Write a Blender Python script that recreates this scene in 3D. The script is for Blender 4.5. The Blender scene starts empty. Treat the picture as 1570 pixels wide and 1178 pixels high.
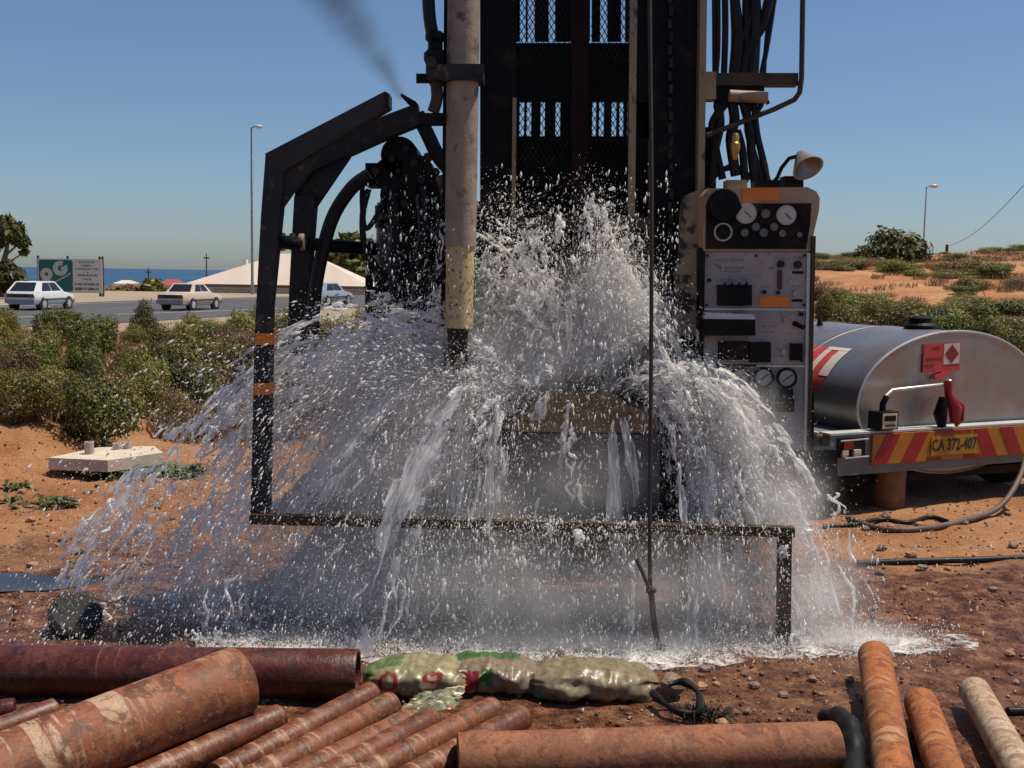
import bpy, math, random
import numpy as np
from mathutils import Vector, Matrix, noise as mnoise

R = math.radians
random.seed(7)
rng = np.random.default_rng(11)
sc = bpy.context.scene
COL = sc.collection

# ------------------------------------------------------------------ camera
FPX, CX, CY = 1700.0, 785.0, 589.0          # focal length and centre in photo pixels
CAM = Vector((0.0, 0.0, 1.6))
PITCH, ROLL = math.atan(168 / FPX), R(0.9)
cam_d = bpy.data.cameras.new('camera')
cam_d.sensor_width = 36.0
cam_d.lens = FPX / 1570 * 36.0
cam_d.clip_start = 0.05
cam_d.clip_end = 80000
cam = bpy.data.objects.new('camera', cam_d)
COL.objects.link(cam)
cam.location = CAM
CROT = Matrix.Rotation(math.pi / 2 - PITCH, 3, 'X') @ Matrix.Rotation(ROLL, 3, 'Z')
cam.rotation_euler = CROT.to_euler()
sc.camera = cam

# ------------------------------------------------------------------ sky, sun, exposure
SUN_AZ, SUN_EL = 8.0, 68.0                 # azimuth from +X towards +Y
world = bpy.data.worlds.new('World')
sc.world = world
world.use_nodes = True
wn = world.node_tree
wbg = wn.nodes['Background']
sky = wn.nodes.new('ShaderNodeTexSky')
sky.sky_type = 'NISHITA'
sky.sun_disc = False
sky.sun_elevation = R(SUN_EL)
sky.sun_rotation = R(90 - SUN_AZ)
sky.altitude = 700
sky.air_density = 1.0
sky.dust_density = 1.35
sky.ozone_density = 7.0
wn.links.new(sky.outputs[0], wbg.inputs[0])
wbg.inputs[1].default_value = 0.093
sun_d = bpy.data.lights.new('sun', 'SUN')
sun_d.energy = 5.0
sun_d.angle = R(0.5)
sun_d.color = (1.0, 0.915, 0.77)
sun = bpy.data.objects.new('sun', sun_d)
COL.objects.link(sun)
sdir = Vector((math.cos(R(SUN_EL)) * math.cos(R(SUN_AZ)), math.cos(R(SUN_EL)) * math.sin(R(SUN_AZ)), math.sin(R(SUN_EL))))
sun.rotation_euler = sdir.to_track_quat('Z', 'Y').to_euler()
sun.location = (8, 2, 12)
sc.view_settings.view_transform = 'Standard'
sc.view_settings.look = 'None'
sc.view_settings.gamma = 1.0
sc.view_settings.exposure = 0.0
sc.view_settings.use_curve_mapping = False
sc.cycles.use_denoising = True
sc.cycles.max_bounces = 8
sc.cycles.transparent_max_bounces = 24
sc.cycles.volume_step_rate = 0.8
sc.cycles.volume_bounces = 2


# ------------------------------------------------------------------ pixel -> point
def ray(x, y):
    return CROT @ Vector(((x - CX) / FPX, -(y - CY) / FPX, -1.0))


def P(x, y, D):
    d = ray(x, y)
    return CAM + d * (D / d.y)


def G(x, y, z=0.0):
    d = ray(x, y)
    return CAM + d * ((z - CAM.z) / d.z)


def sm(a, b, x):
    t = min(1.0, max(0.0, (x - a) / (b - a)))
    return t * t * (3 - 2 * t)


# ------------------------------------------------------------------ ground height
def terrain(x, y):
    left = -0.55 * sm(12, 38, y) * (1 - sm(2, 10, x))
    hill = 0.0
    if y > 11:
        w = sm(0.5, 8.5, x - 0.02 * y)
        top = 2.15 + 0.055 * max(0, x - 8)
        hill = w * (0.35 * sm(11, 17, y) + (top - 0.35) * sm(15, 42, y)) * (1 - 0.5 * sm(46, 90, y))
    far = -2.65 * sm(106, 122, y) * (1 - sm(4, 14, x)) - 28.0 * sm(190, 420, y)
    z = left + hill + far
    # spoil heap at the left
    mx, my = x + 4.12, y - 8.9
    z += 0.40 * math.exp(-(mx * mx / 0.30 + my * my / 0.55)) * (1 + 0.6 * mnoise.noise(Vector((x * 2.5, y * 2.5, 8)))) if abs(mx) < 3 and abs(my) < 3 else 0
    mx, my = x + 4.9, y - 9.9
    z += 0.45 * math.exp(-(mx * mx / 1.4 + my * my / 0.7))
    # wet berm by the foreground pipes at the right
    return z


def ground_noise(x, y):
    v = mnoise.noise(Vector((x * 0.9, y * 0.9, 0.3))) * 0.025
    if x < -3.2 and 7.8 < y < 11:
        v += 0.06 * mnoise.noise(Vector((x * 5, y * 5, 6))) * min(1, (-3.2 - x) / 0.5)
    v += mnoise.noise(Vector((x * 3.1, y * 3.1, 1.3))) * 0.016
    v += mnoise.noise(Vector((x * 7.0, y * 7.0, 2.3))) * 0.017
    k = sm(6.2, 7.6, y)
    if x < 0 and y < 12:
        v += k * (abs(mnoise.noise(Vector((x * 2.2, y * 3.4, 5.3)))) * 0.06)
    return v


def ground_z(x, y):
    return terrain(x, y) + (ground_noise(x, y) if y < 14 else mnoise.noise(Vector((x * 0.5, y * 0.5, 0))) * 0.05 * (1 - sm(30, 40, y) * (1 if x < 3 else 0)))


def onground(px, py):
    """point of the ground seen at a pixel"""
    d = ray(px, py)
    t = 2.0
    for _ in range(600):
        p = CAM + d * t
        if p.z <= terrain(p.x, p.y):
            return p
        t += 0.03 + t * 0.004
    return CAM + d * t


# ------------------------------------------------------------------ materials
MATS = {}


def nt(name):
    m = bpy.data.materials.new(name)
    m.use_nodes = True
    return m, m.node_tree.nodes, m.node_tree.links, m.node_tree.nodes['Principled BSDF']


def ramp(N, L, fac, stops, interp='LINEAR'):
    r = N.new('ShaderNodeValToRGB')
    r.color_ramp.interpolation = interp
    els = r.color_ramp.elements
    while len(els) > 1:
        els.remove(els[-1])
    els[0].position = stops[0][0]
    els[0].color = (*stops[0][1], 1)
    for p, c in stops[1:]:
        e = els.new(p)
        e.color = (*c, 1)
    L.new(fac, r.inputs[0])
    return r.outputs[0]


def noise_tex(N, L, scale, detail=6, rough=0.6, vec=None, stretch=None, dist=0.0):
    n = N.new('ShaderNodeTexNoise')
    n.inputs['Scale'].default_value = scale
    n.inputs['Detail'].default_value = detail
    n.inputs['Roughness'].default_value = rough
    n.inputs['Distortion'].default_value = dist
    if vec is None:
        tc = N.new('ShaderNodeTexCoord')
        vec = tc.outputs['Object']
    if stretch:
        mp = N.new('ShaderNodeMapping')
        mp.inputs['Scale'].default_value = stretch
        L.new(vec, mp.inputs[0])
        vec = mp.outputs[0]
    L.new(vec, n.inputs['Vector'])
    return n.outputs['Fac']


def mixc(N, L, fac, a, b, mode='MIX'):
    m = N.new('ShaderNodeMix')
    m.data_type = 'RGBA'
    m.blend_type = mode
    for s, v in ((0, fac), (6, a), (7, b)):
        if hasattr(v, 'is_linked') or hasattr(v, 'links'):
            L.new(v, m.inputs[s])
        elif s == 0:
            m.inputs[0].default_value = v
        else:
            m.inputs[s].default_value = (*v, 1)
    return m.outputs[2]


def pm(name, c1, c2=None, scale=6.0, rough=0.6, metal=0.0, bump=0.15, lo=0.35, hi=0.65, stretch=None, c3=None, s3=30.0, lo3=0.6, hi3=0.68, rough2=None, bscale=None, spec=0.5):
    """Principled material: c1/c2 blended by noise, c3 in small patches over it."""
    if name in MATS:
        return MATS[name]
    m, N, L, B = nt(name)
    B.inputs['Roughness'].default_value = rough
    B.inputs['Metallic'].default_value = metal
    B.inputs['Specular IOR Level'].default_value = spec
    c2 = c2 or tuple(v * 0.8 for v in c1)
    f = noise_tex(N, L, scale, stretch=stretch)
    col = ramp(N, L, f, [(lo, c1), (hi, c2)])
    if c3:
        f3 = noise_tex(N, L, s3, stretch=stretch)
        msk = ramp(N, L, f3, [(lo3, (0, 0, 0)), (hi3, (1, 1, 1))])
        col = mixc(N, L, msk, col, c3)
    L.new(col, B.inputs['Base Color'])
    if rough2 is not None:
        rr = ramp(N, L, f, [(lo, (rough,) * 3), (hi, (rough2,) * 3)])
        L.new(rr, B.inputs['Roughness'])
    if bump:
        b = N.new('ShaderNodeBump')
        b.inputs['Strength'].default_value = bump
        b.inputs['Distance'].default_value = 0.01
        L.new(noise_tex(N, L, bscale or scale * 4), b.inputs['Height'])
        L.new(b.outputs[0], B.inputs['Normal'])
    MATS[name] = m
    return m


def flat(name, c, rough=0.5, metal=0.0):
    return pm(name, c, tuple(v * 0.86 for v in c), scale=9, rough=rough, metal=metal, bump=0.05)


# ------------------------------------------------------------------ mesh builder
class MB:
    def __init__(self):
        self.v, self.f, self.fm = [], [], []

    def add(self, vs, fs):
        o = len(self.v)
        self.v.extend(Vector(p) for p in vs)
        self.f.extend(tuple(i + o for i in f) for f in fs)
        return self

    def hexa(self, c):           # 8 corners: bottom 4 ccw, top 4 ccw
        return self.add(c, [(0, 3, 2, 1), (4, 5, 6, 7), (0, 1, 5, 4), (1, 2, 6, 5), (2, 3, 7, 6), (3, 0, 4, 7)])

    def box(self, x0, x1, y0, y1, z0, z1):
        return self.hexa([(x0, y0, z0), (x1, y0, z0), (x1, y1, z0), (x0, y1, z0), (x0, y0, z1), (x1, y0, z1), (x1, y1, z1), (x0, y1, z1)])

    def beam(self, p0, p1, w, h, up=Vector((0, 1, 0))):
        p0, p1 = Vector(p0), Vector(p1)
        d = (p1 - p0).normalized()
        s = d.cross(up)
        if s.length < 1e-5:
            s = d.cross(Vector((1, 0, 0)))
        s.normalize()
        u = s.cross(d).normalized()
        s, u = s * w / 2, u * h / 2
        return self.hexa([p0 - s - u, p0 + s - u, p0 + s + u, p0 - s + u, p1 - s - u, p1 + s - u, p1 + s + u, p1 - s + u])

    def tube(self, pts, r, n=10, caps=True, inner=0.0):
        pts = [Vector(p) for p in pts]
        rs = r if hasattr(r, '__len__') else [r] * len(pts)
        rings = []
        prev = None
        for i, p in enumerate(pts):
            if i == 0:
                d = pts[1] - pts[0]
            elif i == len(pts) - 1:
                d = pts[-1] - pts[-2]
            else:
                d = (pts[i + 1] - pts[i]).normalized() + (pts[i] - pts[i - 1]).normalized()
            if d.length < 1e-9:
                d = Vector((0, 0, 1))
            d.normalize()
            if prev is None:
                a = d.cross(Vector((0, 0, 1)))
                if a.length < 0.1:
                    a = d.cross(Vector((0, 1, 0)))
                a.normalize()
            else:
                a = prev - d * prev.dot(d)
                if a.length < 1e-6:
                    a = d.cross(Vector((0.3, 0.5, 1)))
                a.normalize()
            prev = a
            b = d.cross(a)
            rings.append([p + (a * math.cos(2 * math.pi * k / n) + b * math.sin(2 * math.pi * k / n)) * rs[i] for k in range(n)])
        vs = [q for rg in rings for q in rg]
        fs = []
        for i in range(len(rings) - 1):
            for k in range(n):
                k2 = (k + 1) % n
                fs.append((i * n + k, i * n + k2, (i + 1) * n + k2, (i + 1) * n + k))
        if caps:
            fs.append(tuple(range(n - 1, -1, -1)))
            fs.append(tuple((len(rings) - 1) * n + k for k in range(n)))
        return self.add(vs, fs)

    def lathe(self, prof, M, n=20):
        """prof: (r, z) list, closed at both ends; M maps local (z axis) to world"""
        vs, fs = [], []
        for r, z in prof:
            for k in range(n):
                a = 2 * math.pi * k / n
                vs.append(M @ Vector((r * math.cos(a), r * math.sin(a), z)))
        for i in range(len(prof) - 1):
            for k in range(n):
                k2 = (k + 1) % n
                fs.append((i * n + k, i * n + k2, (i + 1) * n + k2, (i + 1) * n + k))
        fs.append(tuple(range(n - 1, -1, -1)))
        fs.append(tuple((len(prof) - 1) * n + k for k in range(n)))
        return self.add(vs, fs)

    def prism(self, poly, off):
        """extrude a 3D polygon by a vector"""
        n = len(poly)
        off = Vector(off)
        vs = [Vector(p) for p in poly] + [Vector(p) + off for p in poly]
        fs = [tuple(range(n)), tuple(range(2 * n - 1, n - 1, -1))]
        for i in range(n):
            j = (i + 1) % n
            fs.append((i, i + n, j + n, j))
        return self.add(vs, fs)

    def ellipsoid(self, c, r, nu=14, nv=9, rot=None):
        c = Vector(c)
        vs, fs = [], []
        for j in range(1, nv):
            th = math.pi * j / nv
            for i in range(nu):
                ph = 2 * math.pi * i / nu
                q = Vector((r[0] * math.sin(th) * math.cos(ph), r[1] * math.sin(th) * math.sin(ph), r[2] * math.cos(th)))
                vs.append(c + (rot @ q if rot else q))
        t = Vector((0, 0, r[2]))
        vs.append(c + (rot @ t if rot else t))
        vs.append(c - (rot @ t if rot else t))
        for j in range(nv - 2):
            for i in range(nu):
                i2 = (i + 1) % nu
                fs.append((j * nu + i, (j + 1) * nu + i, (j + 1) * nu + i2, j * nu + i2))
        top, bot = len(vs) - 2, len(vs) - 1
        for i in range(nu):
            i2 = (i + 1) % nu
            fs.append((top, i, i2))
            fs.append((bot, (nv - 2) * nu + i2, (nv - 2) * nu + i))
        return self.add(vs, fs)

    # ---- shapes measured on the photograph at a known depth (front face at depth D)
    def prect(self, x0, y0, x1, y1, D, dep):
        return self.ppoly([(x0, y0), (x1, y0), (x1, y1), (x0, y1)], D, dep)

    def ppoly(self, pl, D, dep):
        return self.prism([P(x, y, D) for x, y in pl], (0, dep, 0))

    def pbeam(self, a, b, wpx, dep, D=None):
        d0 = a[2] if len(a) > 2 else D
        d1 = b[2] if len(b) > 2 else D
        p0, p1 = P(a[0], a[1], d0), P(b[0], b[1], d1)
        w = wpx * (d0 + d1) / 2 / FPX
        return self.beam(p0 + Vector((0, dep / 2, 0)), p1 + Vector((0, dep / 2, 0)), w, dep)

    def pdisc(self, x, y, rpx, D, dep, n=22):
        M = Matrix.Translation(P(x, y, D)) @ Matrix.Rotation(-math.pi / 2, 4, 'X')
        r = rpx * D / FPX
        return self.lathe([(r, 0), (r, dep)], M, n)

    def ptube(self, pl, rpx, D=None, n=9, smooth=0):
        pts = [P(q[0], q[1], q[2] if len(q) > 2 else D) for q in pl]
        if smooth:
            pts = catmull(pts, smooth)
        rr = rpx * (pts[0].y) / FPX
        return self.tube(pts, rr, n)

    def mesh(self, name, off=Vector((0, 0, 0)), smooth=False):
        me = bpy.data.meshes.new(name)
        me.from_pydata([tuple(p - off) for p in self.v], [], self.f)
        if smooth:
            me.polygons.foreach_set('use_smooth', [True] * len(me.polygons))
            me.set_sharp_from_angle(angle=R(38))
        return me


def catmull(pts, n=6):
    out = []
    for i in range(len(pts) - 1):
        p0, p1, p2, p3 = pts[max(i - 1, 0)], pts[i], pts[i + 1], pts[min(i + 2, len(pts) - 1)]
        for k in range(n):
            t = k / n
            out.append(0.5 * ((2 * p1) + (p2 - p0) * t + (2 * p0 - 5 * p1 + 4 * p2 - p3) * t * t + (3 * p1 - p0 - 3 * p2 + p3) * t ** 3))
    out.append(pts[-1])
    return out


def tag(o, label=None, cat=None, group=None, kind=None):
    for k, v in (('label', label), ('category', cat), ('group', group), ('kind', kind)):
        if v:
            o[k] = v
    return o


def solo(name, mb, mat, smooth=False, **kw):
    """a top-level thing that is one mesh; origin at the middle of its base"""
    xs = [p.x for p in mb.v]; ys = [p.y for p in mb.v]; zs = [p.z for p in mb.v]
    off = Vector(((min(xs) + max(xs)) / 2, (min(ys) + max(ys)) / 2, min(zs)))
    o = bpy.data.objects.new(name, mb.mesh(name, off, smooth))
    o.data.materials.append(mat)
    o.location = off
    COL.objects.link(o)
    return tag(o, **kw)


class Thing:
    def __init__(self, name, loc, label, cat, group=None):
        self.e = bpy.data.objects.new(name, None)
        self.e.empty_display_size = 0.2
        self.loc = Vector(loc)
        self.e.location = self.loc
        COL.objects.link(self.e)
        tag(self.e, label, cat, group)

    def add(self, name, mb, mat, parent=None, smooth=False, label=None, kind=None):
        o = bpy.data.objects.new(name, mb.mesh(name, self.loc, smooth))
        o.data.materials.append(mat)
        COL.objects.link(o)
        o.parent = parent or self.e
        return tag(o, label, kind=kind)


def copy_tree(o, parent=None):
    c = o.copy()
    COL.objects.link(c)
    c.parent = parent
    for ch in list(o.children):
        copy_tree(ch, c)
    return c


def text_mb(txt, M, size, depth=0.002, bold=0.0):
    cu = bpy.data.curves.new('t', 'FONT')
    cu.body = txt
    cu.size = size
    cu.extrude = depth
    cu.offset = bold
    cu.resolution_u = 2
    cu.align_x = 'CENTER'
    cu.align_y = 'CENTER'
    o = bpy.data.objects.new('t', cu)
    me = bpy.data.meshes.new_from_object(o)
    mb = MB()
    mb.add([M @ v.co for v in me.vertices], [tuple(p.vertices) for p in me.polygons])
    bpy.data.objects.remove(o)
    bpy.data.meshes.remove(me)
    bpy.data.curves.remove(cu)
    return mb


# =================================================================== THE SETTING
def axis(segs):
    out = [segs[0][0]]
    for a, b, s0, s1 in segs:
        x = a
        while x < b - 1e-6:
            t = (x - a) / (b - a)
            x = min(b, x + s0 + (s1 - s0) * t)
            out.append(x)
    return out


gx = axis([(-400, -60, 40, 8), (-60, -12, 6, 0.5), (-12, -6, 0.4, 0.07), (-6, 5, 0.06, 0.06), (5, 9, 0.07, 0.25), (9, 30, 0.3, 0.9), (30, 400, 3, 60)])
gy = axis([(-14, 2.4, 2, 0.1), (2.4, 8, 0.055, 0.06), (8, 14, 0.07, 0.18), (14, 50, 0.22, 1.0), (50, 190, 2, 5), (190, 430, 8, 30)])
gv, wet, pale = [], [], []
for y in gy:
    for x in gx:
        gv.append((x, y, ground_z(x, y)))
        n = mnoise.noise(Vector((x * 0.8, y * 1.3, 7.0))) * 0.55 + mnoise.noise(Vector((x * 3, y * 4.5, 3.0))) * 0.2
        w = 1 - sm(-0.5, 0.6, (y - 6.15) + n + 0.25 * max(0, x - 1.5) * 0.5)
        if x < -7 or x > 9 or y < -2:
            w *= 0.4
        wet.append(w)
        pale.append(sm(30, 44, y) * (1 - sm(0, 6, x)) * 0.85 + 0.35 * (1 - sm(0.2, 0.6, abs(n) * 2)) * sm(9, 14, y) * (1 - sm(0, 5, x)))
nx = len(gx)
gf = [(j * nx + i, j * nx + i + 1, (j + 1) * nx + i + 1, (j + 1) * nx + i) for j in range(len(gy) - 1) for i in range(nx - 1)]
gme = bpy.data.meshes.new('ground')
gme.from_pydata(gv, [], gf)
at = gme.attributes.new('wet', 'FLOAT', 'POINT')
at.data.foreach_set('value', wet)
at = gme.attributes.new('pale', 'FLOAT', 'POINT')
at.data.foreach_set('value', pale)
gme.polygons.foreach_set('use_smooth', [True] * len(gme.polygons))
ground = bpy.data.objects.new('ground', gme)
COL.objects.link(ground)
tag(ground, 'bare orange sandy soil, wet and gravelly round the borehole', kind='structure')

m, N, L, B = nt('sandy_soil')
tc = N.new('ShaderNodeTexCoord').outputs['Object']
n1 = noise_tex(N, L, 0.7, 8, 0.65, tc)
n2 = noise_tex(N, L, 9.0, 8, 0.7, tc)
n3 = noise_tex(N, L, 60.0, 4, 0.7, tc)
dry = ramp(N, L, n1, [(0.30, (0.27, 0.095, 0.035)), (0.48, (0.44, 0.20, 0.085)), (0.66, (0.55, 0.32, 0.165))])
dry = mixc(N, L, 0.55, dry, ramp(N, L, n2, [(0.3, (0.25, 0.14, 0.08)), (0.5, (0.5, 0.42, 0.36)), (0.72, (0.85, 0.75, 0.66))]), 'MULTIPLY')
ap = N.new('ShaderNodeAttribute'); ap.attribute_name = 'pale'
dry = mixc(N, L, 0.9, dry, (1.45, 1.45, 1.4), 'MULTIPLY')
dry = mixc(N, L, ap.outputs['Fac'], dry, (0.36, 0.27, 0.19))
wetc = ramp(N, L, n2, [(0.3, (0.045, 0.016, 0.008)), (0.46, (0.165, 0.060, 0.027)), (0.58, (0.30, 0.130, 0.058)), (0.72, (0.48, 0.27, 0.14))])
wetc = mixc(N, L, 0.7, wetc, ramp(N, L, n3, [(0.35, (0.35, 0.33, 0.32)), (0.5, (1.0, 1.0, 1.0)), (0.7, (1.5, 1.4, 1.35))]), 'MULTIPLY')
av = N.new('ShaderNodeAttribute'); av.attribute_name = 'wet'
mm = N.new('ShaderNodeMath'); mm.operation = 'MULTIPLY_ADD'
L.new(n3, mm.inputs[0]); mm.inputs[1].default_value = 0.5; 
ad = N.new('ShaderNodeMath'); ad.operation = 'ADD'; ad.inputs[1].default_value = -0.25
L.new(av.outputs['Fac'], ad.inputs[0]); L.new(ad.outputs[0], mm.inputs[2])
wm = ramp(N, L, mm.outputs[0], [(0.25, (0, 0, 0)), (0.65, (1, 1, 1))])
L.new(mixc(N, L, wm, dry, wetc), B.inputs['Base Color'])
rw = ramp(N, L, n2, [(0.38, (0.10,) * 3), (0.58, (0.55,) * 3)])
L.new(mixc(N, L, wm, (0.95, 0.95, 0.95), rw), B.inputs['Roughness'])
bp = N.new('ShaderNodeBump'); bp.inputs['Strength'].default_value = 1.0; bp.inputs['Distance'].default_value = 0.035
hm = N.new('ShaderNodeMath'); hm.operation = 'ADD'
L.new(n2, hm.inputs[0]); L.new(n3, hm.inputs[1]); L.new(hm.outputs[0], bp.inputs['Height'])
L.new(bp.outputs[0], B.inputs['Normal'])
gme.materials.append(m)

# sea
smb = MB()
smb.add([(-40000, 215, -14), (40000, 215, -14), (40000, 60000, -14), (-40000, 60000, -14)], [(0, 1, 2, 3)])
me = smb.mesh('sea')
seamat, N, L, B = nt('sea_water')
L.new(ramp(N, L, noise_tex(N, L, 0.004, stretch=(1, 0.2, 1)), [(0.35, (0.012, 0.055, 0.12)), (0.65, (0.02, 0.085, 0.16))]), B.inputs['Base Color'])
B.inputs['Roughness'].default_value = 0.45
bp = N.new('ShaderNodeBump'); bp.inputs['Strength'].default_value = 0.6; bp.inputs['Distance'].default_value = 3
L.new(noise_tex(N, L, 0.06), bp.inputs['Height']); L.new(bp.outputs[0], B.inputs['Normal'])
me.materials.append(seamat)
sea = bpy.data.objects.new('sea', me); COL.objects.link(sea)
tag(sea, 'strip of deep blue sea on the horizon behind the road', kind='structure')

# road
RZ = -0.55
asphalt = pm('asphalt', (0.085, 0.082, 0.085), (0.06, 0.058, 0.062), scale=0.6, rough=0.85, bump=0.1, bscale=30, c3=(0.11, 0.105, 0.1), s3=2.5)
paint = pm('road_paint', (0.72, 0.7, 0.64), (0.45, 0.43, 0.4), scale=3, rough=0.8)
farl = [(-420, 484), (-150, 474), (0, 468.5), (200, 461), (395, 455.7), (560, 452.5), (720, 450)]
nearl = [(-420, 540), (-150, 514), (0, 503), (200, 494), (395, 482), (560, 471), (720, 464)]
mb = MB()
vs = [G(x, y, RZ + 0.02) for x, y in farl] + [G(x, y, RZ + 0.02) for x, y in nearl]
k = len(farl)
mb.add(vs, [(i, i + k, i + k + 1, i + 1) for i in range(k - 1)])
me = mb.mesh('road'); me.materials.append(asphalt)
road = bpy.data.objects.new('road', me); COL.objects.link(road)
tag(road, 'grey asphalt road with white lane lines', kind='structure')


def stripe(pl, w, z=RZ + 0.026):
    mb = MB()
    pts = [G(x, y, z) for x, y in pl]
    vs = []
    for i, p in enumerate(pts):
        d = (pts[min(i + 1, len(pts) - 1)] - pts[max(i - 1, 0)]).normalized()
        s = Vector((-d.y, d.x, 0)) * w / 2
        vs += [p - s, p + s]
    mb.add(vs, [(2 * i, 2 * i + 2, 2 * i + 3, 2 * i + 1) for i in range(len(pts) - 1)])
    me = mb.mesh('lane_marking'); me.materials.append(paint)
    o = bpy.data.objects.new('lane_marking', me); COL.objects.link(o)
    o.parent = road


stripe([(-250, 503), (-80, 491.5), (0, 487.5), (90, 484)], 0.16)
stripe([(180, 482), (270, 479), (370, 475.5), (470, 471)], 0.16)
stripe([(80, 491), (93, 490.2)], 0.22)
stripe([(10, 501), (38, 500)], 0.16)
stripe([(200, 501), (208, 500.6)], 0.2)
stripe([(-300, 480.5), (0, 470.5), (200, 463), (395, 457.4), (560, 454)], 0.13)

# ------------------------------------------------------------------ foliage
def leafmat(name, a, b, c, rough=0.55):
    m, N, L, B = nt(name)
    g = N.new('ShaderNodeNewGeometry')
    oi = N.new('ShaderNodeObjectInfo')
    col = ramp(N, L, g.outputs['Random Per Island'], [(0.0, a), (0.55, b), (1.0, c)])
    hs = N.new('ShaderNodeHueSaturation')
    L.new(col, hs.inputs['Color'])
    mr = N.new('ShaderNodeMapRange'); mr.inputs[3].default_value = 0.8; mr.inputs[4].default_value = 1.2
    L.new(oi.outputs['Random'], mr.inputs[0]); L.new(mr.outputs[0], hs.inputs['Value'])
    mr2 = N.new('ShaderNodeMapRange'); mr2.inputs[3].default_value = 0.478; mr2.inputs[4].default_value = 0.515
    L.new(oi.outputs['Random'], mr2.inputs[0]); L.new(mr2.outputs[0], hs.inputs['Hue'])
    L.new(hs.outputs[0], B.inputs['Base Color'])
    B.inputs['Roughness'].default_value = rough
    tr = N.new('ShaderNodeBsdfTranslucent')
    L.new(hs.outputs[0], tr.inputs[0])
    mx = N.new('ShaderNodeMixShader'); mx.inputs[0].default_value = 0.22
    L.new(B.outputs[0], mx.inputs[1]); L.new(tr.outputs[0], mx.inputs[2])
    L.new(mx.outputs[0], N['Material Output'].inputs[0])
    MATS[name] = m
    return m


LEAF = [leafmat('leaf_olive', (0.085, 0.088, 0.013), (0.165, 0.158, 0.024), (0.29, 0.25, 0.046)),
        leafmat('leaf_green', (0.055, 0.078, 0.013), (0.118, 0.142, 0.023), (0.22, 0.22, 0.04)),
        leafmat('leaf_dark', (0.04, 0.045, 0.010), (0.085, 0.085, 0.016), (0.17, 0.145, 0.03)),
        leafmat('leaf_brown', (0.12, 0.085, 0.026), (0.22, 0.15, 0.05), (0.34, 0.23, 0.09))]
BARK = pm('bark', (0.16, 0.12, 0.09), (0.07, 0.055, 0.04), scale=8, rough=0.9, bump=0.5)
DRY = leafmat('dry_grass', (0.16, 0.115, 0.05), (0.27, 0.19, 0.085), (0.38, 0.29, 0.14))
WEED = leafmat('weed_leaf', (0.03, 0.055, 0.012), (0.07, 0.10, 0.025), (0.14, 0.15, 0.05))


def leaf_cloud(lobes, n, size, seed, shell=0.5, asp=2.2):
    """leaf-sized faces through the volume of a set of ellipsoids; lobes (centre, radii)"""
    r = np.random.default_rng(seed)
    vol = np.array([l[1][0] * l[1][1] * l[1][2] for l in lobes]) ** 0.75
    pick = r.choice(len(lobes), n, p=vol / vol.sum())
    c = np.array([l[0] for l in lobes])[pick]
    rad = np.array([l[1] for l in lobes])[pick]
    d = r.normal(size=(n, 3)); d /= np.linalg.norm(d, axis=1)[:, None]
    q = shell + (1 - shell) * r.random(n) ** 0.8
    # uneven outline
    bumpy = 1 + 0.16 * np.sin(d[:, 0] * 7 + pick) * np.sin(d[:, 1] * 6 + 2 * pick) + 0.12 * np.sin(d[:, 2] * 11 + pick)
    p = c + d * rad * (q * bumpy)[:, None]
    nrm = d + r.normal(scale=0.55, size=(n, 3)); nrm[:, 2] += 0.35
    nrm /= np.linalg.norm(nrm, axis=1)[:, None]
    a = np.cross(nrm, r.normal(size=(n, 3))); a /= np.linalg.norm(a, axis=1)[:, None]
    b = np.cross(nrm, a)
    s = size * (0.6 + 0.9 * r.random(n))[:, None]
    v = np.empty((n, 4, 3))
    v[:, 0] = p - a * s * asp / 2
    v[:, 1] = p + b * s / 2 + nrm * s * 0.12
    v[:, 2] = p + a * s * asp / 2
    v[:, 3] = p - b * s / 2 + nrm * s * 0.12
    return v.reshape(-1, 3)


def quads_mesh(name, v, mat):
    n = len(v) // 4
    me = bpy.data.meshes.new(name)
    me.vertices.add(n * 4); me.vertices.foreach_set('co', v.astype(np.float32).ravel())
    me.loops.add(n * 4); me.loops.foreach_set('vertex_index', np.arange(n * 4, dtype=np.int32))
    me.polygons.add(n); me.polygons.foreach_set('loop_start', np.arange(0, n * 4, 4, dtype=np.int32))
    me.update(calc_edges=True)
    me.materials.append(mat)
    return me


def shrub_proto(seed, mat, leaf=0.028, n=6400):
    r = random.Random(seed)
    lobes = []
    for i in range(r.randint(7, 10)):
        a = r.uniform(0, 6.28); q = r.uniform(0.1, 0.62)
        lr = r.uniform(0.24, 0.42)
        lobes.append(((q * math.cos(a) * 0.95, q * math.sin(a) * 0.95, r.uniform(0.2, 0.66)), (lr, lr, lr * r.uniform(0.7, 1.0))))
    lobes.append(((0, 0, 0.3), (0.6, 0.6, 0.32)))
    fol = quads_mesh('foliage', leaf_cloud(lobes, n, leaf, seed), mat)
    mb = MB()
    for l in lobes[:-1]:
        c = Vector(l[0])
        mb.tube([Vector((c.x * 0.12, c.y * 0.12, -0.08)), Vector((c.x * 0.5, c.y * 0.5, c.z * 0.55)), c], [0.03, 0.02, 0.008], 5)
        for _ in range(4):
            e = c + Vector((r.uniform(-1, 1), r.uniform(-1, 1), r.uniform(0, 1))) * l[1][0] * 1.05
            mb.tube([c * 0.8, e], [0.010, 0.004], 4)
    st = mb.mesh('stems'); st.materials.append(BARK)
    return fol, st


SHRUB = [shrub_proto(1, LEAF[0]), shrub_proto(2, LEAF[1]), shrub_proto(3, LEAF[0], 0.024, 7200), shrub_proto(4, LEAF[2]), shrub_proto(5, LEAF[3], 0.026, 4200), shrub_proto(6, LEAF[1], 0.034, 5200)]


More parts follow.
